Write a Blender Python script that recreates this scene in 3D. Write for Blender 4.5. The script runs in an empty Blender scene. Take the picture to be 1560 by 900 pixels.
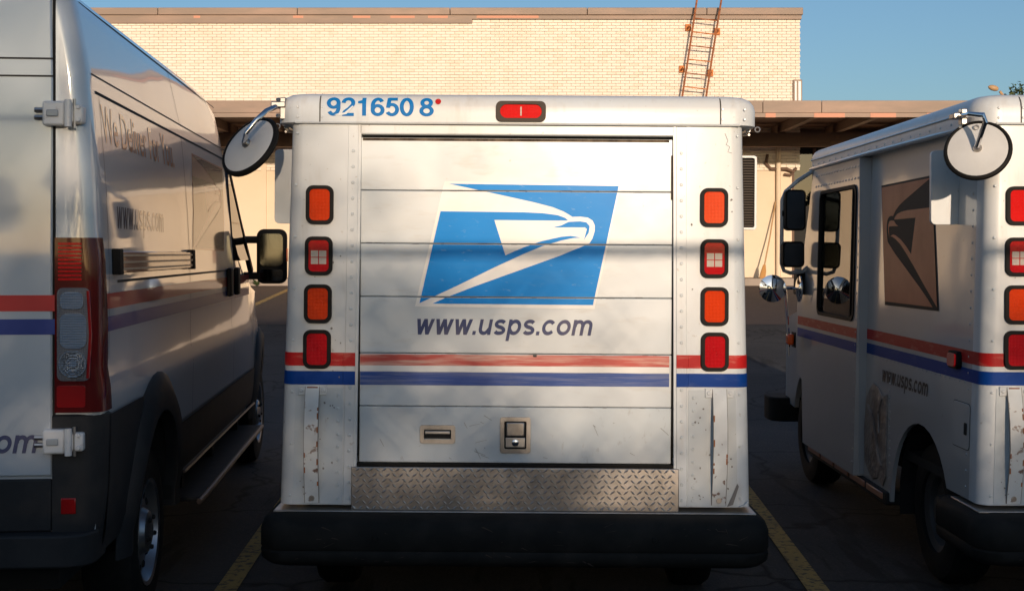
import bpy, math, random
from mathutils import Vector, Matrix
from mathutils.geometry import tessellate_polygon
R = math.radians
rnd = random.Random(7)
scene = bpy.context.scene
col = scene.collection

# ------------------------------------------------------------------ camera, light
CAM_H = 1.53
cam_data = bpy.data.cameras.new('camera')
cam = bpy.data.objects.new('camera', cam_data); col.objects.link(cam)
cam.location = (0, 0, CAM_H); cam.rotation_euler = (R(90), 0, 0)
cam_data.sensor_width = 36; cam_data.lens = 36*1950/1560
cam_data.shift_y = (385-450)/1560
cam_data.clip_end = 2000; cam_data.clip_start = 0.05
scene.camera = cam

SUN_AZ, SUN_EL = 7.0, 9.0
w = bpy.data.worlds.new('World'); scene.world = w; w.use_nodes = True
nt = w.node_tree; bg = nt.nodes['Background']
sky = nt.nodes.new('ShaderNodeTexSky'); sky.sky_type = 'NISHITA'; sky.sun_disc = False
sky.sun_elevation = R(SUN_EL); sky.sun_rotation = R(180-SUN_AZ)
sky.air_density = 1.0; sky.dust_density = 1.4; sky.ozone_density = 3.2
nt.links.new(sky.outputs[0], bg.inputs[0]); bg.inputs[1].default_value = 0.14
S = Vector((math.sin(R(SUN_AZ))*math.cos(R(SUN_EL)), -math.cos(R(SUN_AZ))*math.cos(R(SUN_EL)), math.sin(R(SUN_EL))))
sd = bpy.data.lights.new('sun', 'SUN'); sd.energy = 3.8; sd.angle = R(0.6); sd.color = (1.0, 0.775, 0.57)
sun = bpy.data.objects.new('sun', sd); col.objects.link(sun)
sun.rotation_euler = S.to_track_quat('Z', 'Y').to_euler(); sun.location = (3, -10, 8)
scene.view_settings.view_transform = 'Standard'; scene.view_settings.look = 'None'
scene.view_settings.exposure = 0.0; scene.view_settings.gamma = 1

# ------------------------------------------------------------------ materials
MATS = {}
def mat(name, base, rough=0.5, metal=0.0, coat=0.0, coat_rough=0.1, var=None, bump=None, spec=0.5, extra=None, coat_ior=1.5):
    """var: list of (scale xyz, lo, hi, colour, amount) noise stains; bump: (scale, strength[, distance])"""
    m = bpy.data.materials.new(name); m.use_nodes = True
    n = m.node_tree.nodes; L = m.node_tree.links
    p = n['Principled BSDF']
    p.inputs['Base Color'].default_value = (*base, 1)
    p.inputs['Roughness'].default_value = rough; p.inputs['Metallic'].default_value = metal
    p.inputs['Coat Weight'].default_value = coat; p.inputs['Coat Roughness'].default_value = coat_rough
    p.inputs['Specular IOR Level'].default_value = spec; p.inputs['Coat IOR'].default_value = coat_ior
    tc = n.new('ShaderNodeTexCoord')
    prev = None
    for (sc, lo, hi, c, amt) in (var or []):
        mp = n.new('ShaderNodeMapping'); mp.inputs['Scale'].default_value = sc
        L.new(tc.outputs['Object'], mp.inputs[0])
        mp.inputs['Location'].default_value = (rnd.uniform(0, 9), rnd.uniform(0, 9), rnd.uniform(0, 9))
        nz = n.new('ShaderNodeTexNoise'); nz.inputs['Scale'].default_value = 1; nz.inputs['Detail'].default_value = 6
        nz.inputs['Roughness'].default_value = 0.6
        L.new(mp.outputs[0], nz.inputs['Vector'])
        mr = n.new('ShaderNodeMapRange'); mr.inputs[1].default_value = lo; mr.inputs[2].default_value = hi
        mr.inputs[4].default_value = amt
        L.new(nz.outputs['Fac'], mr.inputs[0])
        mx = n.new('ShaderNodeMix'); mx.data_type = 'RGBA'
        L.new(mr.outputs[0], mx.inputs[0])
        if prev: L.new(prev, mx.inputs[6])
        else: mx.inputs[6].default_value = (*base, 1)
        mx.inputs[7].default_value = (*c, 1)
        prev = mx.outputs[2]
    if prev: L.new(prev, p.inputs['Base Color'])
    if bump:
        nz = n.new('ShaderNodeTexNoise'); nz.inputs['Scale'].default_value = bump[0]; nz.inputs['Detail'].default_value = bump[3] if len(bump) > 3 else 3
        L.new(tc.outputs['Object'], nz.inputs['Vector'])
        b = n.new('ShaderNodeBump'); b.inputs['Strength'].default_value = bump[1]
        b.inputs['Distance'].default_value = bump[2] if len(bump) > 2 else 0.01
        L.new(nz.outputs['Fac'], b.inputs['Height']); L.new(b.outputs[0], p.inputs['Normal'])
        if coat: L.new(b.outputs[0], p.inputs['Coat Normal'])
    if extra: extra(m, p, n, L, tc)
    MATS[name] = m
    return m

def lens_ridges(m, p, n, L, tc):
    wv = n.new('ShaderNodeTexWave'); wv.bands_direction = 'Z'; wv.inputs['Scale'].default_value = 55
    L.new(tc.outputs['Object'], wv.inputs['Vector'])
    wx = n.new('ShaderNodeTexWave'); wx.bands_direction = 'X'; wx.inputs['Scale'].default_value = 55
    L.new(tc.outputs['Object'], wx.inputs['Vector'])
    ad = n.new('ShaderNodeMath'); ad.operation = 'ADD'; L.new(wv.outputs['Fac'], ad.inputs[0]); L.new(wx.outputs['Fac'], ad.inputs[1])
    b = n.new('ShaderNodeBump'); b.inputs['Strength'].default_value = 0.5; b.inputs['Distance'].default_value = 0.003
    L.new(ad.outputs[0], b.inputs['Height']); L.new(b.outputs[0], p.inputs['Normal'])

def crack(m, p, n, L, tc):
    vo = n.new('ShaderNodeTexVoronoi'); vo.feature = 'DISTANCE_TO_EDGE'; vo.inputs['Scale'].default_value = 0.8
    nz = n.new('ShaderNodeTexNoise'); nz.inputs['Scale'].default_value = 3
    L.new(tc.outputs['Object'], nz.inputs['Vector'])
    mv = n.new('ShaderNodeMix'); mv.data_type = 'VECTOR'; mv.inputs[0].default_value = 0.25
    L.new(tc.outputs['Object'], mv.inputs[4]); L.new(nz.outputs['Color'], mv.inputs[5]); L.new(mv.outputs[1], vo.inputs['Vector'])
    mr = n.new('ShaderNodeMapRange'); mr.inputs[1].default_value = 0.0; mr.inputs[2].default_value = 0.012; mr.inputs[3].default_value = .85; mr.inputs[4].default_value = 0
    L.new(vo.outputs['Distance'], mr.inputs[0])
    mx = n.new('ShaderNodeMix'); mx.data_type = 'RGBA'; mx.inputs[7].default_value = (.008, .008, .008, 1)
    src = p.inputs['Base Color'].links[0].from_socket
    L.new(mr.outputs[0], mx.inputs[0]); L.new(src, mx.inputs[6]); L.new(mx.outputs[2], p.inputs['Base Color'])
DIRT = (0.30, 0.27, 0.22)
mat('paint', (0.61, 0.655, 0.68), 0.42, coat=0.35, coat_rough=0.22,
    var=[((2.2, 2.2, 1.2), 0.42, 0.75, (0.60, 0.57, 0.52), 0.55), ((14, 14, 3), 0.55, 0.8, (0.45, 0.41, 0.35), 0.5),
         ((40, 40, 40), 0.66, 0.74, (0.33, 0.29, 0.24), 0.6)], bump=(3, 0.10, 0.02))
mat('door_paint', (0.59, 0.64, 0.665), 0.40, coat=0.4, coat_rough=0.2,
    var=[((1.6, 2, 3.5), 0.40, 0.7, (0.55, 0.56, 0.54), 0.6), ((5, 5, 22), 0.56, 0.8, (0.44, 0.40, 0.34), 0.5),
         ((55, 20, 30), 0.68, 0.76, (0.30, 0.27, 0.23), 0.7)], bump=(2.2, 0.34, 0.02))
mat('low_paint', (0.54, 0.60, 0.63), 0.5, coat=0.2, coat_rough=0.3,
    var=[((3, 3, 4), 0.40, 0.75, (0.50, 0.50, 0.48), 0.6), ((30, 30, 16), 0.64, 0.74, (0.25, 0.23, 0.20), 0.45)], bump=(3, 0.12, 0.02))
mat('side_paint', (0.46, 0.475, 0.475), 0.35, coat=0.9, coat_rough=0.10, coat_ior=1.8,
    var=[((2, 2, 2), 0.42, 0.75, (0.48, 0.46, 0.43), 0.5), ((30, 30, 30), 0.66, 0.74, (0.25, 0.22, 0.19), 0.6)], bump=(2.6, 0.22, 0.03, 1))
mat('van_paint', (0.50, 0.545, 0.585), 0.35, coat=1.0, coat_rough=0.05, coat_ior=2.0,
    var=[((2, 2, 2), 0.45, 0.8, (0.52, 0.52, 0.51), 0.4)], bump=(2.3, 0.10, 0.02, 1))
mat('black_plastic', (0.017, 0.018, 0.020), 0.65, spec=0.3, var=[((6, 6, 6), 0.45, 0.75, (0.034, 0.034, 0.034), 0.8)], bump=(160, 0.3, 0.001))
mat('rubber', (0.013, 0.013, 0.012), 0.75, spec=0.15, var=[((5, 5, 5), 0.45, 0.8, (0.035, 0.032, 0.028), 0.8)], bump=(30, 0.2, 0.003))
mat('bezel', (0.009, 0.0085, 0.008), 0.6, spec=0.15)
mat('brown_bezel', (0.06, 0.045, 0.035), 0.6, spec=0.2)
mat('seam', (0.05, 0.045, 0.04), 0.8)
mat('gap', (0.012, 0.011, 0.010), 0.9)
mat('soot', (0.05, 0.035, 0.025), 0.9, var=[((20, 4, 4), 0.4, 0.7, (0.2, 0.15, 0.1), 0.9)])
mat('blue_vinyl', (0.002, 0.25, 0.70), 0.6, spec=0.15, coat=0.12, coat_rough=0.25,
    var=[((4, 4, 20), 0.50, 0.8, (0.05, 0.28, 0.66), 0.5), ((22, 22, 70), 0.62, 0.72, (0.22, 0.42, 0.66), 0.6), ((3, 3, 3), 0.5, 0.8, (0.0, 0.16, 0.55), 0.5)])
mat('number_vinyl', (0.003, 0.16, 0.46), 0.6, spec=0.2)
mat('stripe_blue', (0.002, 0.045, 0.25), 0.55, spec=0.15, coat=0.08, coat_rough=0.15, var=[((9, 9, 40), 0.56, 0.78, (0.08, 0.12, 0.26), 0.6)])
mat('stripe_blue_faded', (0.004, 0.06, 0.28), 0.5, spec=0.3, coat=0.25, coat_rough=0.25, var=[((4, 9, 80), 0.42, 0.68, (0.22, 0.25, 0.36), 0.7), ((1.2, 1, 2), 0.45, 0.6, (0.02, 0.05, 0.25), 0.5)])
mat('stripe_red', (0.46, 0.012, 0.012), 0.5, spec=0.2, coat=0.15, coat_rough=0.15, var=[((9, 9, 40), 0.55, 0.75, (0.6, 0.2, 0.15), 0.7)])
mat('stripe_red_faded', (0.50, 0.07, 0.055), 0.5, spec=0.3, coat=0.25, coat_rough=0.25, var=[((4, 9, 60), 0.42, 0.66, (0.66, 0.40, 0.32), 0.95)])
mat('white_vinyl', (0.78, 0.77, 0.74), 0.4, coat=0.3, coat_rough=0.2, var=[((5, 5, 9), 0.5, 0.8, (0.62, 0.60, 0.56), 0.5)])
mat('web_vinyl', (0.045, 0.06, 0.15), 0.55, spec=0.25, var=[((5, 5, 5), 0.45, 0.7, (0.13, 0.12, 0.17), 0.8)])
mat('black_vinyl', (0.02, 0.02, 0.025), 0.5)
mat('brown_vinyl', (0.60, 0.22, 0.12), 0.6, spec=0.2, coat=0.15, coat_rough=0.2, var=[((4, 4, 4), 0.4, 0.8, (0.42, 0.14, 0.075), 0.8)])  # blue emblem: warm reflection put into the colour as brown
mat('dark_vinyl', (0.028, 0.026, 0.024), 0.6, spec=0.2)  # white sign ground darkened in colour to go with the painted reflection
mat('patch_metal', (0.30, 0.27, 0.245), 0.5, metal=0.2, var=[((6, 6, 6), 0.42, 0.6, (0.13, 0.11, 0.10), 0.8)], bump=(14, 0.9, 0.02))
mat('dark_rim', (0.05, 0.048, 0.045), 0.6)
mat('van_logo_dark', (0.05, 0.012, 0.010), 0.5, coat=0.9, coat_rough=0.04, coat_ior=1.6)  # brown reflection put into the dark colour of the blue emblem
mat('van_logo_pale', (0.52, 0.24, 0.14), 0.5, coat=0.9, coat_rough=0.04, coat_ior=1.8)  # orange reflection put into the colour of sign and track
mat('van_text', (0.78, 0.32, 0.15), 0.5, coat=1.0, coat_rough=0.03, coat_ior=1.9)  # orange of the reflected sunlit building put into the slogan's colour
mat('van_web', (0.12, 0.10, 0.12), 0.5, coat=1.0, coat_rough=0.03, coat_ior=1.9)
mat('van_red', (0.55, 0.02, 0.018), 0.4, coat=1.0, coat_rough=0.04, coat_ior=1.4)
mat('van_blue', (0.004, 0.03, 0.22), 0.4, coat=1.0, coat_rough=0.04, coat_ior=1.4)
mat('amber_lens', (0.72, 0.05, 0.003), 0.3, spec=0.25, coat=0.25, coat_rough=0.08, extra=lens_ridges)
mat('red_lens', (0.70, 0.008, 0.006), 0.3, spec=0.25, coat=0.25, coat_rough=0.08, extra=lens_ridges)
mat('dark_red_lens', (0.52, 0.005, 0.008), 0.3, spec=0.25, coat=0.25, coat_rough=0.08, extra=lens_ridges)
mat('clear_lens', (0.60, 0.52, 0.45), 0.2, coat=0.8, coat_rough=0.06, extra=lens_ridges)
mat('van_red_lens', (0.27, 0.006, 0.006), 0.12, coat=0.6, coat_rough=0.03)
mat('van_dark_lens', (0.09, 0.003, 0.003), 0.15, spec=0.3, coat=0.5, coat_rough=0.03)
mat('chrome', (0.75, 0.75, 0.76), 0.10, metal=1.0)
mat('steel', (0.50, 0.47, 0.44), 0.34, metal=1.0, var=[((18, 18, 18), 0.4, 0.8, (0.28, 0.24, 0.20), 0.7)])
mat('dull_steel', (0.55, 0.52, 0.48), 0.42, metal=0.85, var=[((10, 10, 10), 0.4, 0.8, (0.30, 0.26, 0.22), 0.7)])
mat('white_metal', (0.66, 0.67, 0.67), 0.45, coat=0.3, var=[((30, 30, 30), 0.6, 0.7, (0.35, 0.25, 0.18), 0.6)])
mat('grey_metal', (0.34, 0.37, 0.39), 0.45, coat=0.3)
mat('strap_paint', (0.66, 0.70, 0.71), 0.5, var=[((30, 30, 30), 0.60, 0.64, (0.13, 0.045, 0.02), 0.95), ((4, 4, 4), 0.4, 0.8, (0.42, 0.40, 0.36), 0.6)])
mat('mirror_glass', (0.80, 0.82, 0.83), 0.03, metal=1.0)
mat('dark_mirror', (0.09, 0.10, 0.11), 0.06, metal=1.0)
mat('mirror_back', (0.60, 0.60, 0.58), 0.4, coat=0.3, var=[((8, 8, 8), 0.45, 0.8, (0.48, 0.47, 0.44), 0.6)])
mat('rust', (0.36, 0.125, 0.045), 0.8, var=[((14, 14, 14), 0.4, 0.7, (0.14, 0.055, 0.03), 0.9)])
mat('orange_rust', (0.62, 0.22, 0.06), 0.8, var=[((25, 25, 25), 0.45, 0.7, (0.30, 0.09, 0.03), 0.9)])
mat('cast_rim', (0.38, 0.38, 0.40), 0.35, metal=0.9)
mat('asphalt', (0.040, 0.041, 0.043), 0.9, spec=0.25, var=[((0.7, 0.7, 0.7), 0.4, 0.7, (0.075, 0.073, 0.07), 0.8), ((60, 60, 60), 0.5, 0.8, (0.13, 0.12, 0.11), 0.7),
     ((3, 0.4, 1), 0.6, 0.64, (0.02, 0.02, 0.02), 0.7)], bump=(90, 0.6, 0.01), extra=crack)
mat('dusty_drive', (0.085, 0.055, 0.045), 0.9, var=[((0.6, 0.2, 0.6), 0.4, 0.7, (0.055, 0.04, 0.035), 0.8), ((12, 12, 12), 0.5, 0.8, (0.12, 0.08, 0.06), 0.6)], bump=(25, 0.6, 0.02))  # asphalt and dirt, with warm low sunlight put into the brown
mat('line_paint', (0.50, 0.32, 0.09), 0.85, var=[((3, 3, 3), 0.45, 0.7, (0.30, 0.21, 0.08), 0.7), ((25, 25, 25), 0.52, 0.60, (0.07, 0.06, 0.05), 0.85)])
mat('concrete', (0.36, 0.30, 0.25), 0.85, var=[((1.5, 1.5, 1.5), 0.4, 0.8, (0.24, 0.20, 0.17), 0.8)], bump=(40, 0.4, 0.004))
mat('brick_paint', (0.86, 0.77, 0.66), 0.75, var=[((0.9, 0.9, 0.55), 0.5, 0.8, (0.76, 0.62, 0.47), 0.7), ((2.5, 2.5, 0.8), 0.68, 0.76, (0.62, 0.38, 0.24), 0.5)], bump=(60, 0.3, 0.003))
mat('brick_paint_warm', (0.84, 0.73, 0.60), 0.75, var=[((3, 3, 3), 0.5, 0.8, (0.74, 0.60, 0.46), 0.7)], bump=(60, 0.3, 0.003))
mat('mortar', (0.56, 0.47, 0.37), 0.95)
mat('wall_paint', (0.74, 0.61, 0.46), 0.7, var=[((0.5, 0.5, 0.8), 0.45, 0.8, (0.62, 0.50, 0.35), 0.7)], bump=(14, 0.2, 0.004))
mat('coping', (0.27, 0.20, 0.155), 0.6, var=[((0.7, 0.7, 3), 0.45, 0.75, (0.42, 0.28, 0.21), 0.8)])
mat('coping_peeled', (0.62, 0.30, 0.20), 0.7)
mat('canopy_dark', (0.085, 0.045, 0.03), 0.8, var=[((2, 0.4, 2), 0.4, 0.8, (0.14, 0.07, 0.045), 0.8)])
mat('beam', (0.14, 0.085, 0.06), 0.75)
mat('bark', (0.09, 0.06, 0.04), 0.9, bump=(12, 0.8, 0.05))
mat('leaf', (0.05, 0.085, 0.028), 0.6, var=[((1.5, 1.5, 1.5), 0.4, 0.7, (0.085, 0.11, 0.035), 0.9)])
mat('straw', (0.46, 0.24, 0.08), 0.9)
mat('lamp_tan', (0.45, 0.28, 0.14), 0.6)
mat('orange_plastic', (0.75, 0.10, 0.01), 0.25, coat=0.5)
mat('copper_strip', (0.48, 0.22, 0.13), 0.35, coat=0.5)
mat('worn_edge', (0.11, 0.075, 0.06), 0.5)
mat('clear_dark', (0.15, 0.145, 0.15), 0.12, coat=1.0, coat_rough=0.04, extra=lens_ridges)
mat('scuff', (0.20, 0.19, 0.18), 0.9)  # scuffs, and the painted shade of the strap edges
mat('dark_interior', (0.02, 0.02, 0.02), 0.9)
def ripple(m, p, n, L, tc):
    vo = n.new('ShaderNodeTexVoronoi'); vo.inputs['Scale'].default_value = 110; L.new(tc.outputs['Object'], vo.inputs['Vector'])
    b = n.new('ShaderNodeBump'); b.inputs['Strength'].default_value = 0.8; b.inputs['Distance'].default_value = 0.004
    L.new(vo.outputs['Distance'], b.inputs['Height']); L.new(b.outputs[0], p.inputs['Normal'])
mat('faceted_silver', (0.36, 0.36, 0.37), 0.15, metal=0.9, coat=1, coat_rough=0.03, extra=lens_ridges)

def glass_mat(name, tint, f0=1.55):
    m = bpy.data.materials.new(name); m.use_nodes = True
    n = m.node_tree.nodes; L = m.node_tree.links; n.clear()
    out = n.new('ShaderNodeOutputMaterial'); mx = n.new('ShaderNodeMixShader'); fr = n.new('ShaderNodeFresnel'); fr.inputs[0].default_value = f0
    tr = n.new('ShaderNodeBsdfTransparent'); tr.inputs[0].default_value = (*tint, 1)
    gl = n.new('ShaderNodeBsdfGlossy'); gl.inputs['Roughness'].default_value = 0.01
    L.new(fr.outputs[0], mx.inputs[0]); L.new(tr.outputs[0], mx.inputs[1]); L.new(gl.outputs[0], mx.inputs[2]); L.new(mx.outputs[0], out.inputs[0])
    MATS[name] = m
glass_mat('window_glass', (0.88, 0.92, 0.88), 2.6)
glass_mat('van_glass', (0.10, 0.11, 0.12), 1.6)

# ------------------------------------------------------------------ mesh helpers
def rrect(w, h, r, seg=4, cx=0, cy=0):
    pts = []
    for (sx, sy, a0) in ((1, 1, 0), (-1, 1, 90), (-1, -1, 180), (1, -1, 270)):
        for k in range(seg+1):
            a = R(a0+90*k/seg)
            pts.append((cx+sx*(w/2-r)+r*math.cos(a), cy+sy*(h/2-r)+r*math.sin(a)))
    return pts
def circle(r, n=24, cx=0, cy=0):
    return [(cx+r*math.cos(2*math.pi*k/n), cy+r*math.sin(2*math.pi*k/n)) for k in range(n)]

class MB:
    def __init__(s): s.v = []; s.f = []
    def add(s, vs, fs):
        o = len(s.v); s.v += [tuple(p) for p in vs]; s.f += [tuple(i+o for i in f) for f in fs]; return s
    def box(s, x0, x1, y0, y1, z0, z1, M=None):
        vs = [Vector((x, y, z)) for x in (x0, x1) for y in (y0, y1) for z in (z0, z1)]
        if M: vs = [M @ p for p in vs]
        return s.add(vs, [(0, 1, 3, 2), (4, 6, 7, 5), (0, 4, 5, 1), (2, 3, 7, 6), (0, 2, 6, 4), (1, 5, 7, 3)])
    def prism(s, loops, fn, w0, w1):
        """loops of (u,v); first outer, rest holes; fn(u,v,w)->xyz"""
        if not isinstance(loops[0][0], (tuple, list)): loops = [loops]
        flat = [p for l in loops for p in l]; n = len(flat)
        tris = tessellate_polygon([[Vector((p[0], p[1], 0)) for p in l] for l in loops])
        vs = [fn(p[0], p[1], w0) for p in flat]+[fn(p[0], p[1], w1) for p in flat]
        fs = [tuple(t) for t in tris]+[tuple(i+n for i in reversed(t)) for t in tris]
        o = 0
        for l in loops:
            k = len(l)
            for i in range(k):
                j = (i+1) % k; fs.append((o+i, o+j, o+j+n, o+i+n))
            o += k
        return s.add(vs, fs)
    def loft(s, rings, cap=True):
        n = len(rings[0]); o = []; fs = []
        for r in rings: o += list(r)
        for a in range(len(rings)-1):
            for i in range(n):
                j = (i+1) % n; fs.append((a*n+i, a*n+j, (a+1)*n+j, (a+1)*n+i))
        if cap:
            fs.append(tuple(range(n-1, -1, -1))); fs.append(tuple((len(rings)-1)*n+i for i in range(n)))
        return s.add(o, fs)
    def tube(s, pts, r, seg=8, cap=True):
        pts = [Vector(p) for p in pts]; rings = []
        prev = None
        for i, p in enumerate(pts):
            d = (pts[min(i+1, len(pts)-1)]-pts[max(i-1, 0)]).normalized()
            if prev is None:
                a = d.cross(Vector((0, 0, 1)) if abs(d.z) < .9 else Vector((1, 0, 0))).normalized()
            else:
                a = (prev-d*prev.dot(d)).normalized()
            prev = a; b = d.cross(a); rr = r[i] if isinstance(r, (list, tuple)) else r
            rings.append([p+a*rr*math.cos(2*math.pi*k/seg)+b*rr*math.sin(2*math.pi*k/seg) for k in range(seg)])
        return s.loft(rings, cap)
    def lathe(s, prof, M, seg=24):
        rings = [[M @ Vector((max(r, 1e-4)*math.cos(2*math.pi*k/seg), max(r, 1e-4)*math.sin(2*math.pi*k/seg), h)) for k in range(seg)] for r, h in prof]
        return s.loft(rings, True)
    def dome(s, p, n, r, h=None, seg=6):
        p = Vector(p); n = Vector(n).normalized(); h = h or r*0.5
        M = Matrix.Translation(p) @ n.to_track_quat('Z', 'Y').to_matrix().to_4x4()
        rings = [[M @ Vector((rr*math.cos(2*math.pi*k/seg), rr*math.sin(2*math.pi*k/seg), hh)) for k in range(seg)] for rr, hh in ((r, 0), (r*.7, h*.8))]
        o = len(s.v); s.v += [tuple(q) for rg in rings for q in rg]
        s.f += [(o+i, o+(i+1) % seg, o+seg+(i+1) % seg, o+seg+i) for i in range(seg)]+[tuple(o+seg+i for i in range(seg))]
        return s
    def build(s, name, m, parent=None, smooth=35, bevel=0, kind=None, label=None):
        me = bpy.data.meshes.new(name); me.from_pydata(s.v, [], s.f)
        me.validate(); me.update()
        import bmesh
        bm = bmesh.new(); bm.from_mesh(me); bmesh.ops.recalc_face_normals(bm, faces=bm.faces); bm.to_mesh(me); bm.free()
        for q in (m if isinstance(m, (list, tuple)) else [m]): me.materials.append(MATS[q])
        if smooth:
            me.polygons.foreach_set('use_smooth', [True]*len(me.polygons)); me.set_sharp_from_angle(angle=R(smooth))
        o = bpy.data.objects.new(name, me); col.objects.link(o)
        if parent: o.parent = parent
        if bevel:
            b = o.modifiers.new('bevel', 'BEVEL'); b.width = bevel; b.segments = 2; b.limit_method = 'ANGLE'; b.angle_limit = R(40)
        if kind: o['kind'] = kind
        if label: o['label'] = label
        return o
def tag(o, label=None, cat=None, group=None, kind=None):
    for k, v in (('label', label), ('category', cat), ('group', group), ('kind', kind)):
        if v: o[k] = v
    return o
def empty(name, loc=(0, 0, 0), rot=(0, 0, 0)):
    o = bpy.data.objects.new(name, None); col.objects.link(o); o.location = loc; o.rotation_euler = rot; o.empty_display_size = .2
    return o
def bool_cut(o, cutter_mb):
    c = cutter_mb.build('cutter', 'gap', smooth=0)
    c.matrix_world = o.matrix_world.copy()
    b = o.modifiers.new('cut', 'BOOLEAN'); b.object = c; b.operation = 'DIFFERENCE'; b.solver = 'EXACT'
    par = o.parent; o.parent = None
    bpy.context.view_layer.update()
    dg = bpy.context.evaluated_depsgraph_get()
    me = bpy.data.meshes.new_from_object(o.evaluated_get(dg)); o.modifiers.clear(); o.data = me
    me.set_sharp_from_angle(angle=R(35))
    cm = c.data; bpy.data.objects.remove(c); bpy.data.meshes.remove(cm); o.parent = par
def text_tris(body, height, shear=0.0, bold=0.0, space=1.0):
    """returns (verts2d, faces) with cap height scaled to height and left at 0"""
    cu = bpy.data.curves.new('t', 'FONT'); cu.body = body; cu.shear = shear; cu.offset = bold; cu.space_character = space
    cu.resolution_u = 4
    o = bpy.data.objects.new('t', cu); col.objects.link(o); bpy.context.view_layer.update()
    me = bpy.data.meshes.new_from_object(o.evaluated_get(bpy.context.evaluated_depsgraph_get()))
    vs = [(v.co.x, v.co.y) for v in me.vertices]; fs = [tuple(p.vertices) for p in me.polygons]
    bpy.data.objects.remove(o); bpy.data.curves.remove(cu); bpy.data.meshes.remove(me)
    return vs, fs
def text_mb(body, x0, x1, base, h, fn, shear=0, bold=0, space=1.0, href='x'):
    """fit text: x from x0 to x1, body height h measured over its full bbox above baseline"""
    vs, fs = text_tris(body, h, shear, bold, space)
    xs = [v[0] for v in vs]; ys = [v[1] for v in vs]; a, b = min(xs), max(xs); t = max(ys)
    mb = MB(); mb.add([fn(x0+(x-a)/(b-a)*(x1-x0), base+y/t*h) for x, y in vs], fs); return mb
def clip_tris(polys, lo, hi, ax):
    out = []
    for poly in polys:
        p = list(poly)
        for sgn, lim in ((1, lo), (-1, hi)):
            q = []
            for i in range(len(p)):
                a, b = p[i], p[(i+1) % len(p)]; da, db = sgn*(a[ax]-lim), sgn*(b[ax]-lim)
                if da >= 0: q.append(a)
                if da*db < 0:
                    t = da/(da-db); q.append(tuple(a[k]+(b[k]-a[k])*t for k in range(2)))
            p = q
            if len(p) < 3: break
        if len(p) >= 3: out.append(p)
    return out
def poly_tris(loop):
    t = tessellate_polygon([[Vector((p[0], p[1], 0)) for p in loop]])
    return [[loop[i] for i in tr] for tr in t]

# lettering drawn as strokes: x-height (or figure height) = 1
def arc_(cx, cy, rx, ry, a0, a1, n=12): return [(cx+rx*math.cos(R(a0+(a1-a0)*k/n)), cy+ry*math.sin(R(a0+(a1-a0)*k/n))) for k in range(n+1)]
def glyph(ch):
    """(advance, half stroke, centre lines)"""
    h = .118
    if ch == '.': return .40, h, [[(.20, 0), (.20, .25)]]
    if ch == 'w': return 1.36, h, [('p', .17, 1, .42, 0), ('p', .42, 0, .68, 1), ('p', .68, 1, .94, 0), ('p', .94, 0, 1.19, 1)]
    if ch == 'u': return 1.08, h, [[(.20, 1), (.20, .40)]+arc_(.48, .38, .28, .27, 180, 300, 9)+[(.72, .24), (.84, .42)], [(.86, 0), (.86, 1)]]
    if ch == 's': return .98, h, [arc_(.49, .70, .30, .188, 25, 180, 9)+[(.22, .62), (.36, .54), (.62, .47), (.76, .38)]+arc_(.49, .29, .31, .175, 10, -160, 9)]
    if ch == 'p': return 1.10, h, [[(.20, 1), (.20, -.38)], arc_(.56, .50, .34, .385, 160, -160, 22)]
    if ch == 'c': return 1.02, h, [arc_(.52, .50, .36, .385, 38, 322, 20)]
    if ch == 'o': return 1.12, h, [arc_(.56, .50, .38, .385, 0, 360, 26)]
    if ch == 'm': return 1.58, h, [[(.20, 0), (.20, 1)], [(.24, .55)]+arc_(.50, .62, .27, .265, 165, 0, 9)+[(.77, 0)], [(.80, .55)]+arc_(1.07, .62, .28, .265, 165, 0, 9)+[(1.35, 0)]]
    h = .066
    if ch == '1': return .62, h, [[(.36, 0), (.36, 1)], ('q', [(.10, .68), (.10, .80), (.26, .86), (.30, 1), (.40, 1), (.40, .68)])]
    if ch == '0': return .62, h, [arc_(.31, .5, .215, .435, 0, 360, 28)]
    if ch == '8': return .62, h, [arc_(.31, .735, .18, .20, 0, 360, 22), arc_(.31, .285, .22, .22, 0, 360, 22)]
    if ch == '6': return .62, h, [arc_(.315, .31, .21, .245, 0, 360, 24), [(.105, .31)]+arc_(.33, .53, .225, .405, 190, 62, 12)+[(.50, .78)]]
    if ch == '9': return .62, h, [arc_(.305, .69, .21, .245, 0, 360, 24), [(.515, .69)]+arc_(.29, .47, .225, .405, 10, -118, 12)+[(.12, .22)]]
    if ch == '5': return .62, h, [[(.54, .935), (.17, .935)], [(.20, .99), (.135, .44)], [(.135, .50)]+arc_(.30, .345, .22, .28, 120, -150, 16)]
    if ch == '2': return .62, h, [arc_(.31, .70, .205, .235, 180, -35, 12)+[(.36, .40), (.17, .22), (.10, .07)], [(.05, .062), (.545, .062)]]
    return .4, h, []
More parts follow.
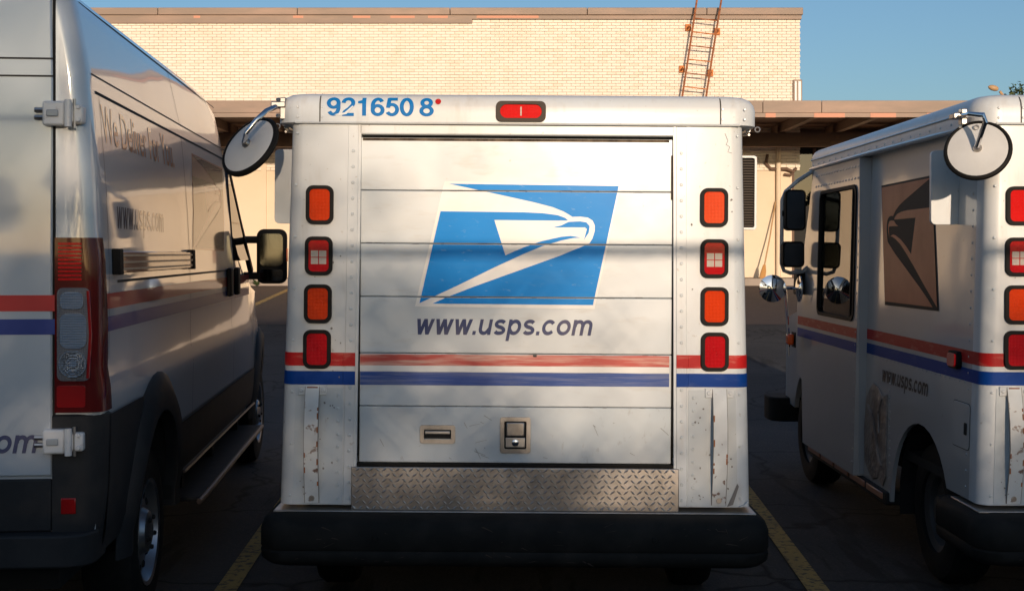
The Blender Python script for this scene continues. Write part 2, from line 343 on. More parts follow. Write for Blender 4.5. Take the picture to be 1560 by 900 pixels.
def stroke_text(body, x0, x1, base, h, fn, shear=0.0, bold=1.0):
    """fn(u, v, depth) -> xyz"""
    mb = MB(); X = 0; items = []
    for ch in body:
        adv, hs, st = glyph(ch); hs *= bold
        for q in st: items.append((X, hs, q))
        X += adv
    polys = []
    for k, (ox, hs, q) in enumerate(items):
        d = (k % 4)*.00015
        if q[0] == 'p':
            _, xa, ya, xb, yb = q; w_ = hs*1.08
            P = [[(xa-w_, ya), (xa+w_, ya), (xb+w_, yb), (xb-w_, yb)]]
        elif q[0] == 'q': P = [list(reversed(t)) for t in poly_tris(q[1])]
        else:
            n = len(q); L_ = []; R_ = []
            for i in range(n):
                a = Vector(q[max(0, i-1)]); b = Vector(q[min(n-1, i+1)])
                if math.dist(q[0], q[-1]) < 1e-6 and i in (0, n-1): a, b = Vector(q[n-2]), Vector(q[1])
                t = (b-a).normalized(); nn = Vector((-t.y, t.x)); p = Vector(q[i])
                L_.append(tuple(p+nn*hs)); R_.append(tuple(p-nn*hs))
            P = [[L_[i], L_[i+1], R_[i+1], R_[i]] for i in range(n-1)]
        for pl in P: polys.append(([(ox+u+v*shear, v) for u, v in pl], d))
    mn = min(u for pl, d in polys for u, v in pl); mx = max(u for pl, d in polys for u, v in pl)
    p2 = []
    for pl, d in polys:
        if len(pl) == 4 and abs(pl[0][1]-pl[1][1]) > .15:
            N = 6; a, b, c, e = pl
            L = lambda p, q, t: (p[0]+(q[0]-p[0])*t, p[1]+(q[1]-p[1])*t)
            for k in range(N): p2.append(([L(a, b, k/N), L(a, b, (k+1)/N), L(e, c, (k+1)/N), L(e, c, k/N)], d))
        elif len(pl) == 4 and abs(pl[1][1]-pl[2][1]) > .15:
            N = 6; a, b, c, e = pl
            L = lambda p, q, t: (p[0]+(q[0]-p[0])*t, p[1]+(q[1]-p[1])*t)
            for k in range(N): p2.append(([L(a, e, k/N), L(b, c, k/N), L(b, c, (k+1)/N), L(a, e, (k+1)/N)], d))
        else: p2.append((pl, d))
    polys = p2
    for pl, d in polys:
        mb.add([fn(x0+(u-mn)/(mx-mn)*(x1-x0), base+v*h, d) for u, v in pl], [tuple(range(len(pl)))])
    return mb

# logo outlines, traced flat in units of the sign (u 0..1142, v down 0..700)
LOGO_BASE = [(180, 24), (1116, 30), (978, 692), (28, 686)]
LOGO_A = [(205, 36), (330, 62), (500, 98), (650, 130), (750, 155), (810, 178), (840, 195), (858, 207), (900, 205), (940, 210), (965, 225), (977, 250),
          (977, 280), (965, 320), (950, 345), (930, 355), (800, 410), (650, 465), (500, 520), (350, 575), (205, 632), (120, 670), (970, 672), (1102, 42)]
LOGO_B = [(160, 182), (600, 184), (700, 188), (780, 198), (820, 212), (836, 226), (790, 227), (445, 226), (505, 412), (600, 370), (700, 335), (800, 312), (850, 307), (905, 316),
          (860, 319), (800, 332), (700, 362), (600, 405), (450, 475), (250, 575), (52, 668)]
LOGO_C = [(750, 264), (800, 252), (838, 233), (900, 230), (932, 235), (950, 255), (945, 290), (920, 328), (930, 290), (935, 270), (925, 262), (850, 262)]

# ------------------------------------------------------------------ ground
def ground_z(y):
    return 0 if y < 11 else (0.05*(y-11) if y < 28 else 0.85)
def sheet(name, m, xs, ys, dz, xf=None, kind='structure'):
    mb = MB(); n = len(xs)
    vs = [((xf(x, y) if xf else x), y, ground_z(y)+dz) for y in ys for x in xs]
    fs = [(j*n+i, j*n+i+1, (j+1)*n+i+1, (j+1)*n+i) for j in range(len(ys)-1) for i in range(n-1)]
    mb.add(vs, fs); o = mb.build(name, m, smooth=0)
    if kind: o['kind'] = kind
    return o
sheet('ground', 'asphalt', [-500, -60, -15, 0, 15, 60, 500], [-300, -40, 0, 5, 11, 20, 28, 60, 900], 0)
sheet('driveway', 'dusty_drive', [-40, -10, 0, 10, 40], [19.6, 22, 25, 27.4], 0.004)  # separate sheet tinted to look sunlit beyond the shaded asphalt
LN = 'painted parking bay lines'
def line(x0, k, y0, y1, wd, label):
    ys = [y0+(y1-y0)*i/8 for i in range(9)]
    o = sheet('parking_line', 'line_paint', [-wd/2, wd/2], ys, 0.008, lambda x, y: x+x0+k*(y-5.8), kind='structure')
    return o
line(-1.295, -0.045, 3.4, 9.6, 0.10, ''); line(1.385, 0.046, 3.4, 9.6, 0.10, '')
line(-4.6, 0, 20.5, 27.0, 0.12, '')
line(-7.4, 0, 20.5, 27.0, 0.12, '')
mb = MB().box(-40, 40, 27.4, 27.56, 0.70, 0.98); o = mb.build('kerb', 'concrete', bevel=.02); o['kind'] = 'structure'
mb = MB().box(-40, 40, 27.565, 28.98, 0.70, 0.965); o = mb.build('pavement', 'concrete'); o['kind'] = 'structure'

# ------------------------------------------------------------------ post office building
WY = 29.0; PX = 67.2
bld = empty('post_office_building', (0, WY+3, 0.85))
tag(bld, 'long cream painted brick building with a deep canopy across its front', 'building')
OFF = Vector((0, WY+3, 0.85))
def B(x, y, z): return (x-OFF.x, y-OFF.y, z-OFF.z)
def bbox(mb, x0, x1, y0, y1, z0, z1): return mb.box(x0, x1, y0-OFF.y, y1-OFF.y, z0-OFF.z, z1-OFF.z)
XR = 6.53
bbox(MB(), -30, XR-0.005, WY+0.035, WY+14, 4.0, 6.80).build('upper_wall', 'mortar', bld)
lw = MB(); bbox(lw, -30, 6.35, WY+0.04, WY+13.9, .8, 4.0); lw.build('lower_wall', 'mortar', bld)
# smooth painted panels below the canopy, with joints between them
xs = [-14.5, -11.6, -8.6, -5.62, -2.6, .4, 3.4, 6.35]
for a, b in zip(xs[:-1], xs[1:]):
    mb = MB(); bbox(mb, a+.008, b-.008, WY+.0, WY+.045, .97, 3.38); mb.build('wall_panel', 'wall_paint', bld, bevel=.006)
mb = MB(); bbox(mb, 7.45, 30, WY, WY+.3, .8, 4.0); mb.build('wall_panel', 'wall_paint', bld)
# bricks: modular, slightly uneven
BL, BH, J = 0.2032, 0.0655, 0.009
pos = []
row = 0; z = 3.40
while z < 6.78:
    x = XR-0.004+(0 if row % 2 == 0 else BL/2)-BL*77
    x_end = XR
    zc = z
    xi = x
    while xi < x_end-0.02:
        x0, x1 = xi, min(xi+BL-J, x_end)
        pos.append((x0, x1, zc))
        xi += BL
    z += BH; row += 1
vis = [p for p in pos if -9.2 < p[0] and p[2] > 4.86]
vis.sort(key=lambda p: abs((p[0]+p[1])/2-3.6)*0.5+abs(p[2]-5.85))
single = set(vis[:300])
meshes = {}
def brick_mesh(wd, mt):
    k = (round(wd, 3), mt)
    if k not in meshes:
        t = MB().box(0, wd, 0, .05, 0, BH-J); o = t.build('brick', mt, smooth=0)
        meshes[k] = o.data; bpy.data.objects.remove(o)
    return meshes[k]
for p in vis[:300]:
    mt = 'brick_paint_warm' if rnd.random() < .22 else 'brick_paint'
    o = bpy.data.objects.new('brick', brick_mesh(p[1]-p[0], mt)); col.objects.link(o); o.parent = bld
    o.location = B(p[0], WY+rnd.uniform(-.004, .004), p[2])
m1, m2 = MB(), MB()
for p in pos:
    if p in single: continue
    d = rnd.uniform(-.004, .004)
    bbox(m2 if rnd.random() < .22 else m1, p[0], p[1], WY+d, WY+.05+d, p[2], p[2]+BH-J)
m1.build('brickwork', 'brick_paint', bld, smooth=0, kind='stuff'); m2.build('brickwork', 'brick_paint_warm', bld, smooth=0, kind='stuff')
# parapet coping in lengths, with a lower fascia strip partly peeled
cx = [-30, -20, -13.5, -8.0, -4.85, -1.4, 1.7, 4.4, XR+.05]
for a, b in zip(cx[:-1], cx[1:]):
    mb = MB(); bbox(mb, a+.006, b-.006, WY-.10, WY+.4, 6.90, 7.06); mb.build('coping', 'coping', bld, bevel=.01)
mb = MB(); bbox(mb, -30, -.9, WY-.055, WY+.3, 6.72, 6.897); mb.build('fascia', 'coping', bld)
mb = MB(); bbox(mb, -.9, XR+.02, WY-.05, WY+.3, 6.81, 6.897); mb.build('fascia', 'coping', bld)
for (a, b) in ((-4.95, -4.72), (-3.6, -3.2), (-2.75, -2.2), (-1.9, -1.45), (-.8, .6), (-7.2, -7.05)):
    mb = MB(); bbox(mb, a, b, WY-.058, WY-.02, 6.83, 6.885); mb.build('peeled_strip', 'coping_peeled', bld)
mb = MB(); bbox(mb, 6.36, XR+.03, WY-.07, WY+.2, 4.92, 5.44); mb.build('scupper_box', 'coping', bld, bevel=.01)
mb = MB(); bbox(mb, 6.39, 6.43, WY-.085, WY-.06, 4.96, 5.40); bbox(mb, 6.47, 6.53, WY-.085, WY-.06, 4.96, 5.40); mb.build('scupper_rim', 'white_metal', bld)
mb = MB(); bbox(mb, 6.36, 30, WY+.36, WY+13, .8, 4.355); mb.build('back_wall', 'beam', bld)
mb = MB(); bbox(mb, XR+.06, 30, WY+.0, WY+13, 4.36, 4.47); mb.build('low_roof', 'coping', bld)
# canopy
CY = 25.0
can = MB(); bbox(can, -30, 30, CY+.05, WY+.0, 4.36, 4.47); can = can.build('canopy', 'canopy_dark', bld)
fx = [-30, -14, -8.2, -4.4, 4.9, 6.05, 10.2, 30]
for a, b in zip(fx[:-1], fx[1:]):
    mb = MB(); bbox(mb, a+.005, b-.005, CY, CY+.045, 4.26, 4.50); mb.build('fascia_board', 'coping', can, bevel=.006)
for (a, b) in ((4.95, 5.15), (5.9, 6.5), (7.0, 7.5), (8.1, 8.3)):
    mb = MB(); bbox(mb, a, b, CY-.006, CY+.04, 4.17, 4.255); mb.build('trim_strip', 'coping_peeled', can)
mb = MB(); bbox(mb, -30, 30, CY+.003, CY+.04, 4.175, 4.255); mb.build('trim_strip', 'coping', can)
x = -10
while x < 13:
    mb = MB(); bbox(mb, x, x+.14, CY+.06, WY-.02, 4.17, 4.355); mb.build('joist', 'beam', can); x += 1.22
mb = MB(); bbox(mb, -30, 30, WY-.9, WY-.7, 3.86, 4.165); mb.build('beam', 'beam', can)
# window bay right of the wall end, downpipe and conduit
mb = MB(); bbox(mb, 6.36, 7.44, WY+.25, WY+.35, .9, 4.0); wn = mb.build('window', 'dark_interior', bld)
for a in (6.36, 6.86, 7.36):
    mb = MB(); bbox(mb, a, a+.07, WY+.16, WY+.25, .97, 3.9); mb.build('frame', 'beam', wn)
mb = MB(); bbox(mb, 6.43, 6.86, WY+.2, WY+.215, 2.6, 3.8); mb.build('pane', 'van_glass', wn)
mb = MB(); mb.tube([B(6.02, WY-.08, 4.1), B(6.02, WY-.08, 3.2), B(6.02, WY-.08, .98)], .055, 10); mb.build('downpipe', 'wall_paint', bld)
mb = MB(); mb.tube([B(5.78, WY-.06, 3.75), B(5.74, WY-.06, 3.55), B(5.86, WY-.06, 3.42), B(6.2, WY-.10, 3.42), B(6.35, WY-.10, 3.36), B(6.42, WY-.10, 3.44)], .035, 8)
mb.tube([B(6.15, WY-.08, 3.3), B(6.3, WY-.08, 3.28), B(6.36, WY-.08, 3.36)], .03, 8); mb.build('conduit', 'beam', bld)
mb = MB(); bbox(mb, -5.68, -5.56, WY-.04, WY+.0, .97, 4.1); mb.build('pilaster_strip', 'wall_paint', bld)
mb = MB(); bbox(mb, -7.5, -5.7, WY-.30, WY-.03, .968, 1.10); mb.build('step', 'concrete', bld, bevel=.01)

# broom leaning on the wall
br = empty('broom', (5.62, WY-.5, 0.965)); tag(br, 'long handled straw broom leaning on the cream wall by the downpipe', 'broom')
MB().tube([(0, 0, .28), (.16, .20, .9), (.34, .45, 1.72)], .016, 8).build('handle', 'lamp_tan', br)
mb = MB(); mb.loft([[(x, y, z) for x, y in rrect(w_, d_, .01, 2, cx_, 0)] for z, w_, d_, cx_ in ((.0, .13, .08, -.05), (.15, .11, .07, -.02), (.30, .05, .05, .0))]); mb.build('bristles', 'straw', br)

# roof ladder, tilted, with rusty wall brackets
lad = empty('roof_ladder', (0, WY-.3, 4.9)); tag(lad, 'rusty steel ladder tilted against the upper brick wall', 'ladder')
def lp(px, py): return ((px-780)/PX, 0, CAM_H+(385-py)/PX-4.9)
lr = [lp(1036.5, 150), lp(1048, 75), lp(1060.5, -8), lp(1066, -30)]
rr_ = [lp(1072.5, 150), lp(1084, 75), lp(1096.5, -2), lp(1101, -22)]
MB().tube(lr, .024, 6).build('rail', 'rust', lad); MB().tube(rr_, .024, 6).build('rail', 'rust', lad)
for k in range(7):
    py = 32+k*20.6
    f = (150-py)/142.0
    a = lp(1036.5+f*22.5, py); b = lp(1072.5+f*22.5, py+4)
    MB().tube([a, b], .014, 6).build('rung', 'orange_rust' if k % 2 else 'rust', lad)
for px, py in ((1048, 43), (1092, 49), (1038.5, 106), (1081.5, 112)):
    a = lp(px, py)
    mb = MB().box(a[0]-.065, a[0]+.065, .24, .285, a[2]-.075, a[2]+.075); mb.box(a[0]-.012, a[0]+.012, -.01, .25, a[2]-.02, a[2]+.02)
    mb.build('bracket', 'orange_rust', lad)
MB().box(rr_[2][0]-.06, rr_[2][0]+.03, -.03, .05, rr_[2][2]-.06, rr_[2][2]+.02).build('hook', 'rubber', lad)

# ------------------------------------------------------------------ plants and street lamp
def leaves(mb, pts, size, r=rnd):
    for p in pts:
        s = size*r.uniform(.6, 1.3); a = Vector((r.gauss(0, 1), r.gauss(0, 1), r.gauss(0, 1))).normalized()
        b = a.cross(Vector((r.gauss(0, 1), r.gauss(0, 1), r.gauss(0, 1)))).normalized(); p = Vector(p)
        mb.add([p-a*s, p-b*s*.45+a*s*.1, p+a*s, p+b*s*.45+a*s*.1], [(0, 1, 2, 3)])
def tree(loc, h, cr, n, size, label, group=None, seed=1, squash=1.0):
    r = random.Random(seed); t = empty('broadleaf_tree', loc); tag(t, label, 'tree', group)
    mb = MB(); mb.tube([(0, 0, -.1), (.05, 0, h*.3), (-.05, .05, h*.6), (0, 0, h*.9)], [h*.03, h*.024, h*.016, h*.004], 8)
    for k in range(7):
        a = r.uniform(0, 6.28); z0 = h*r.uniform(.35, .7)
        mb.tube([(0, 0, z0), (math.cos(a)*cr*.4, math.sin(a)*cr*.4, z0+h*.1), (math.cos(a)*cr*.8, math.sin(a)*cr*.8, z0+h*.2)], [h*.012, h*.008, h*.003], 6)
    mb.build('trunk', 'bark', t)
    cl = [(r.gauss(0, cr*.45), r.gauss(0, cr*.45), h*.68+r.gauss(0, h*.13)*squash, cr*r.uniform(.22, .42)) for _ in range(26)]
    pts = []
    for _ in range(n):
        c = r.choice(cl); d = Vector((r.gauss(0, 1), r.gauss(0, 1), r.gauss(0, 1))).normalized()*c[3]*r.random()**.35
        pts.append((c[0]+d.x, c[1]+d.y, max(h*.25, c[2]+d.z)))
    mb = MB(); leaves(mb, pts, size, r); mb.build('crown', 'leaf', t, smooth=0, kind='stuff')
    return t
tree((23.7, 60, .85), 8.6, 1.6, 2200, .14, 'small green treetop just above the roof of the right truck', seed=3)
tree((26.4, 62, .85), 8.9, 2.4, 3000, .15, 'treetop at the right edge of the photo beyond the canopy roof', seed=4)
WH = ['far left', 'second from the left', 'third from the left', 'middle', 'third from the right', 'second from the right', 'far right']
for k in range(7):  # unseen trees added as a dark backdrop for mirror reflections
    tree((-30+k*9.5, -62-(k % 2)*4, 0), 6.6+.5*(k % 3), 3.2, 1100, .55, 'big distant tree well behind the photographer, '+WH[k]+' of seven', 'distant trees behind the photographer', seed=40+k)
lamp = empty('street_lamp', (17.45, 45, .85)); tag(lamp, 'street lamp with drooping tan head above the right truck roof', 'street lamp')
MB().tube([(0, 0, 0), (0, 0, 5.6), (-.08, 0, 6.05), (-.3, 0, 6.35)], .05, 8).build('pole', 'lamp_tan', lamp)
mb = MB(); mb.lathe([(.02, -.05), (.07, .0), (.10, .09), (.10, .20), (.07, .29), (.02, .32)], Matrix.Translation((-.66, 0, 6.50)) @ Matrix.Rotation(R(105), 4, 'Y'), 14); mb.build('lamp_head', 'lamp_tan', lamp)
def weed(x, y, z, sz, label, seed):
    r = random.Random(seed); mb = MB()
    for k in range(26):
        a = r.uniform(0, 6.28); l = sz*r.uniform(.5, 1)
        d = Vector((math.cos(a), math.sin(a), r.uniform(.5, 1.6))).normalized(); s_ = Vector((-math.sin(a), math.cos(a), 0))*.018
        p0 = Vector((0, 0, 0)); p1 = d*l*.6; p2 = d*l+Vector((0, 0, -l*.15))
        mb.add([p0-s_, p0+s_, p1+s_, p2, p1-s_], [(0, 1, 2, 3, 4)])
    o = mb.build('weed', 'leaf', smooth=0); o.location = (x, y, z); tag(o, label, 'weed')
weed(-5.45, 27.35, .83, .28, 'leafy weed at the kerb beside the white truck', 1)
weed(-6.5, 27.33, .83, .22, 'smaller weed at the kerb near the black van mirror', 2)

# ------------------------------------------------------------------ mail truck
CH = 1.155
def hw(z): return .961-(z-.503)/(2.05-.503)*.040
def taper(x, z):            # sheet-metal tumblehome
    return x-(1 if x > 0 else -1)*(z-.503)/(2.05-.503)*.040*min(1, abs(x)/.5)
def rear_fn(yoff):          # flat sheets on the rear face
    return lambda u, v: (u, -yoff, v)
def px2(px, py): return ((px-783)/375, 2.557-py/375)
SEAMS = [2.005, 1.781, 1.565, 1.348, 1.118, .902, .672]
DOOR_Y = .022
CAP_Y = -.018
def cap_y(z):
    if z < 2.115: return CAP_Y
    t = min(1, (z-2.115)/.061); return CAP_Y+.07*(1-math.sqrt(max(0, 1-t*t)))
T = empty('mail_truck', (0.008, 5.2, 0), (0, R(0.4), 0))
tag(T, 'white mail truck seen from behind with roll-up door and blue eagle sign, centre', 'mail truck', None)

def side_fn(side, proud=0.0):
    return lambda y, z, w_: (side*(hw(z)+proud+w_), y, z)
arch = lambda cy, cz, r, n=14, a0=0, a1=180: [(cy+r*math.cos(R(a0+(a1-a0)*k/n)), cz+r*math.sin(R(a0+(a1-a0)*k/n))) for k in range(n+1)]
def truck_body(T):
    for sd_ in (-1, 1):
        # rear corner post: plan profile lofted in z
        def ring(z):
            e = hw(z); r = .055; inner = .646-(z-.5)/1.5*.012
            pts = [(inner, 0.0), (e-r, 0.0)]
            for k in range(1, 6): a = R(90*k/5); pts.append((e-r+r*math.sin(a), r-r*math.cos(a)))
            pts += [(e, .12), (e-.02, .12), (e-.02, .09), (inner, .09)]
            return [(sd_*x, y, z) for x, y in pts]
        p = MB().loft([ring(z) for z in (.503, .80, 1.1, 1.4, 1.7, 2.049)]).build('corner_post', 'paint', T, smooth=25)
        # riveted frame strip beside the door
        mb = MB()
        mb.loft([[(sd_*x, y, z) for x, y in ((.656+dx, -.004), (.698+dx, -.004), (.698+dx, .003), (.656+dx, .003))] for z, dx in ((.506, 0), (2.045, -.012))])
        mb.build('frame_strip', 'paint', T, bevel=.002)
        # lower overlay plate, duller paint
        mb = MB(); mb.loft([[(sd_*x, y, z) for x, y in ((.702, -.003), (hw(z)-.056, -.003), (hw(z)-.056, .003), (.702, .003))] for z in (.506, .978)])
        mb.build('lower_plate', 'low_paint', T)
        mb = MB()
        for k in range(23):
            z = .53+k*.064
            xx = (.656+.698)/2-(z-.5)/1.5*.012
            if not (1.0 < z < 1.12): mb.dome((sd_*xx, -.004, z), (0, -1, 0), .0075, .004)
        for k in range(9): mb.dome((sd_*.722, -.003, .53+k*.052), (0, -1, 0), .007, .004)
        for k in range(8): mb.dome((sd_*(.915-.003*k), -.0, .54+k*.21), (0, -1, 0), .006, .003)
        mb.build('rivets', 'low_paint', T, kind='stuff')
        # cargo side with wheel arch
        loop = [(.12, .503)]+[(y, z) for y, z in reversed(arch(.77, .30, .43, 14, 0, 152))]
        loop += [(1.2, .285), (1.74, .285), (1.74, 2.049), (.12, 2.049)]
        loop[0:0] = []
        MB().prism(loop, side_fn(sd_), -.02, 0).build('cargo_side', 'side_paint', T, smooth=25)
        # cab side panel standing proud, with window opening
        win = rrect(.81, .725, .05, 3, 2.185, 1.5275)
        cab = [(1.70, .33), (2.90, .33), (2.93, .5), (2.97, .72), (3.1, .75), (3.16, 1.18), (2.80, 2.045), (1.70, 2.045)]
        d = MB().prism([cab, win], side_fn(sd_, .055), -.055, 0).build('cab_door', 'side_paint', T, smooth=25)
        MB().prism([rrect(.835, .75, .06, 4, 2.185, 1.5275), rrect(.795, .71, .05, 4, 2.185, 1.5275)], side_fn(sd_, .055), -.01, .008).build('window_seal', 'bezel', d)
        MB().prism(rrect(.80, .715, .05, 3, 2.185, 1.5275), side_fn(sd_, .055), -.014, -.009).build('window_glass', 'window_glass', d, smooth=0)
        MB().prism([(1.845, 1.17), (1.86, 1.17), (1.86, 1.885), (1.845, 1.885)], side_fn(sd_, .055), -.012, .004).build('window_bar', 'bezel', d)
        mb = MB()
        for k in range(16): mb.dome(side_fn(sd_, .055)(1.76+k*.064, 2.0, 0), (sd_, 0, 0), .008, .005)
        for k in range(16): mb.dome(side_fn(sd_, .055)(1.76+k*.064, 1.935, 0), (sd_, 0, 0), .008, .005)
        for k in range(22): mb.dome(side_fn(sd_, .055)(1.725, .4+k*.07, 0), (sd_, 0, 0), .007, .004)
        mb.build('rivets', 'side_paint', d, kind='stuff')
        mb = MB()
        for k in range(22): mb.dome(side_fn(sd_)(.16, .55+k*.068, 0), (sd_, 0, 0), .006, .004)
        for k in range(24): mb.dome(side_fn(sd_)(.2+k*.062, .985, 0), (sd_, 0, 0), .006, .004)
        for k in range(18): mb.dome(side_fn(sd_)(1.22+k*.003, .33+k*.036, 0), (sd_, 0, 0), .006, .004)
        mb.build('rivets', 'side_paint', T, kind='stuff')
        # nose side
        nose = [(2.93, .5), (2.96, .62)]+[(y, z) for y, z in reversed(arch(3.32, .32, .40, 12, 20, 148))]+[(4.0, .46), (4.05, .95), (3.9, 1.08), (3.14, 1.19), (3.05, .8), (2.93, .72)]
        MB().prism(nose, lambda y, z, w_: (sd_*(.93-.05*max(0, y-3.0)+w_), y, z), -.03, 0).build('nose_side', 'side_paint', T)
        # stripes on posts and sides
        for nm, zz, m_ in (('red_stripe', (1.066, 1.120), 'stripe_red'), ('blue_stripe', (.990, 1.045), 'stripe_blue')):
            mb = MB(); ring2 = []
            for z in zz:
                e = hw(z)+.002; r = .055
                pts = [(.652, -.0055), (.70, -.0055), (.702, -.002), (e-r, -.002)]
                for k in range(1, 6): a = R(90*k/5); pts.append((e-r+r*math.sin(a), r-r*math.cos(a)-.002*math.cos(a)))
                pts.append((e, .2)); pts.append((e, 1.74))
                ring2.append([(sd_*x, y, z) for x, y in pts])
            n_ = len(ring2[0]); mb.add(ring2[0]+ring2[1], [(i, i+1, n_+i+1, n_+i) for i in range(n_-1)])
            mb.build(nm, m_, T)
            mb = MB()
            f = side_fn(sd_, .0572); ys = (1.70, 2.2, 2.8, 3.12)
            mb.add([f(y, z, 0) for z in zz for y in ys], [(0, 1, 5, 4), (1, 2, 6, 5), (2, 3, 7, 6)])
            mb.build(nm, m_, T)
        # rear end of cab door: edge stripes
        # step sill
        MB().box(*sorted((sd_*.90, sd_*.985)), 1.22, 2.93, .262, .328).build('step_sill', 'black_plastic', T, bevel=.008)
        for k in range(5):
            MB().box(*sorted((sd_*.97, sd_*.991)), 1.27+k*.33, 1.27+k*.33+.29, .285, .318).build('step_strip', 'copper_strip', T, bevel=.004)
        # wheels
        for cy_ in (.77, 3.32):
            M = Matrix.Translation((sd_*.80, cy_, .325)) @ Matrix.Rotation(R(90*sd_), 4, 'Y')
            tyre = MB().lathe([(.19, -.09), (.25, -.10), (.305, -.085), (.325, -.055), (.325, .055), (.305, .085), (.25, .10), (.19, .09), (.185, .0)], M, 28)
            wh = tyre.build('wheel', 'rubber', T)
            MB().lathe([(.195, .02), (.19, .075), (.16, .06), (.15, .03), (.08, .035), (.07, .07), (.0, .075)], M, 20).build('rim', 'dark_rim', wh)
            if cy_ > 2: continue
            mb = MB(); cz_ = .30; A_ = [(cy_+.45*math.cos(R(a)), cz_+.455*math.sin(R(a))) for a in range(-10, 191, 20)]
            mb.add([(sd_*x, y, z) for x in (.60, .915) for y, z in A_], [(i, i+1, len(A_)+i+1, len(A_)+i) for i in range(len(A_)-1)]+[tuple(range(len(A_)))])
            mb.build('wheel_housing', 'gap', T, smooth=0)
    # header and roof
    MB().box(-.6425, .6425, .0, .09, 2.006, 2.049).build('door_header', 'paint', T, bevel=.006)
    rings = []
    for z, ins in ((2.05, .012), (2.052, 0), (2.08, 0), (2.115, 0), (2.138, .006), (2.158, .020), (2.170, .042), (2.176, .075), (2.182, .2), (2.186, .4)):
        rings.append([(x, y, z) for x, y in rrect(2*(.978-ins), 2.95-2*ins, .10-min(.05, ins*.5), 6, 0, CAP_Y+1.475)])
    MB().loft(rings).build('roof', 'paint', T, smooth=40)
    for x in (-.80, .822):
        mb = MB(); zs = [2.052+.124*k/8 for k in range(9)]
        n_ = len(zs); mb.add([(x+dx, cap_y(z)-.0015, z) for dx in (-.0025, .0025) for z in zs], [(i, i+1, n_+i+1, n_+i) for i in range(n_-1)]); mb.build('roof_seam', 'seam', T)
    mb = MB()
    for x in (.81, -.812, .90, -.91):
        for z in (2.075, 2.115): mb.dome((x+.02, CAP_Y, z), (0, -1, 0), .006, .004)
    for sd_ in (-1, 1):
        for k in range(20): mb.dome((sd_*.978, .15+k*.14, 2.075), (sd_, 0, 0), .007, .005)
    mb.build('rivets', 'paint', T, kind='stuff')
    MB().tube([(-.9, CAP_Y+.004, 2.053), (.9, CAP_Y+.004, 2.053)], .006, 6).build('drip_rail', 'paint', T)
    for sd_ in (-1, 1):
        MB().tube([(sd_*.966, .16, 2.050), (sd_*.985, 1.5, 2.052), (sd_*.98, 2.86, 2.052)], .011, 8).build('gutter', 'side_paint', T)
        MB().tube([(sd_*.981, .12, 2.106), (sd_*.981, 2.84, 2.106)], .005, 6).build('gutter', 'side_paint', T)
        MB().tube([(sd_*.95, .05, 2.02), (sd_*.965, .35, 2.045)], .005, 6).build('gutter_stay', 'steel', T)
        MB().tube([(sd_*.975+.010*math.cos(a*.5236), .0, 2.036+.010*math.sin(a*.5236)) for a in range(13)], .0028, 6).build('tie_ring', 'dull_steel', T)
    # opening surround, dark
    mb = MB()
    mb.box(-.66, .66, .055, .085, .66, 2.03); mb.build('door_opening', 'gap', T)
    # rear roll-up door: one object per panel
    tops = SEAMS
    for i in range(6):
        z1, z0 = tops[i], tops[i+1]
        if i == 0: z1 -= .008
        w1 = .634 if i == 0 else .637
        x0, x1 = -.637+.000, .635
        mb = MB(); mb.box(x0, x1, DOOR_Y, DOOR_Y+.03, z0+.0012, z1-.0012)
        mb.build('door_panel', 'low_paint' if i == 5 else 'door_paint', T, bevel=.0035)
    MB().box(.628, .640, DOOR_Y-.006, DOOR_Y+.02, 1.75, 1.93).build('guide_bracket', 'brown_bezel', T)
    MB().box(-.646, -.638, DOOR_Y-.004, DOOR_Y+.02, .70, 1.95).build('door_seal', 'bezel', T)
    MB().box(.638, .647, DOOR_Y-.004, DOOR_Y+.02, .70, 1.95).build('door_seal', 'bezel', T)
    MB().box(-.63, .62, DOOR_Y-.002, DOOR_Y+.001, 1.983, 1.994).build('soot_mark', 'soot', T)  # dark brown strip along the top of the door
    MB().box(-.645, .645, .004, .055, .661, .671).build('sill', 'bezel', T)
    # door stripes
    yf = DOOR_Y-.0015
    for nm, (z0, z1), m_ in (('red_stripe', (1.068, 1.1145), 'stripe_red_faded'), ('blue_stripe', (.988, 1.043), 'stripe_blue_faded')):
        xs_ = [-.635+k*.127 for k in range(11)]; xs_[-1] = .626
        zs = [z0+rnd.uniform(-.0008, .0008) for _ in xs_]
        mb = MB(); n_ = len(xs_); mb.add([(x, yf, zs[i]) for i, x in enumerate(xs_)]+[(x, yf, z1-rnd.uniform(0, .002)) for x in xs_], [(i, i+1, n_+i+1, n_+i) for i in range(n_-1)])
        mb.build(nm, m_, T)
    mb = MB(); mb.add([(-.635, yf, 1.044), (.626, yf, 1.044), (.626, yf, 1.067), (-.635, yf, 1.067)], [(0, 1, 2, 3)]); mb.build('white_stripe', 'white_vinyl', T)
    # eagle sign, cut at the panel joints
    def L2(p, dy): px = 620+p[0]/3.46; py = 270+p[1]/3.46; x, z = px2(px, py); return (x, z)
    for nm, loops, m_, dy in (('sign_ground', [LOGO_BASE], 'white_vinyl', .0012), ('sign_emblem', [LOGO_A, LOGO_B, LOGO_C], 'blue_vinyl', .0024)):
        tris = [[L2(p, 0) for p in t] for lp_ in loops for t in poly_tris(lp_)]
        mb = MB()
        for i in range(6):
            for q in clip_tris(tris, SEAMS[i+1]+.0035, SEAMS[i]-.0035, 1):
                mb.add([(x, DOOR_Y-dy, z) for x, z in q], [tuple(range(len(q)))])
        mb.build(nm, m_, T, smooth=0)
    # web address
    b0 = px2(0, 511)[1]
    stroke_text('www.usps.com', -.403, .312, b0, .064, lambda x, z, d: (x, DOOR_Y-.0012-d, z), .21, 0.98).build('web_address', 'web_vinyl', T, smooth=0)
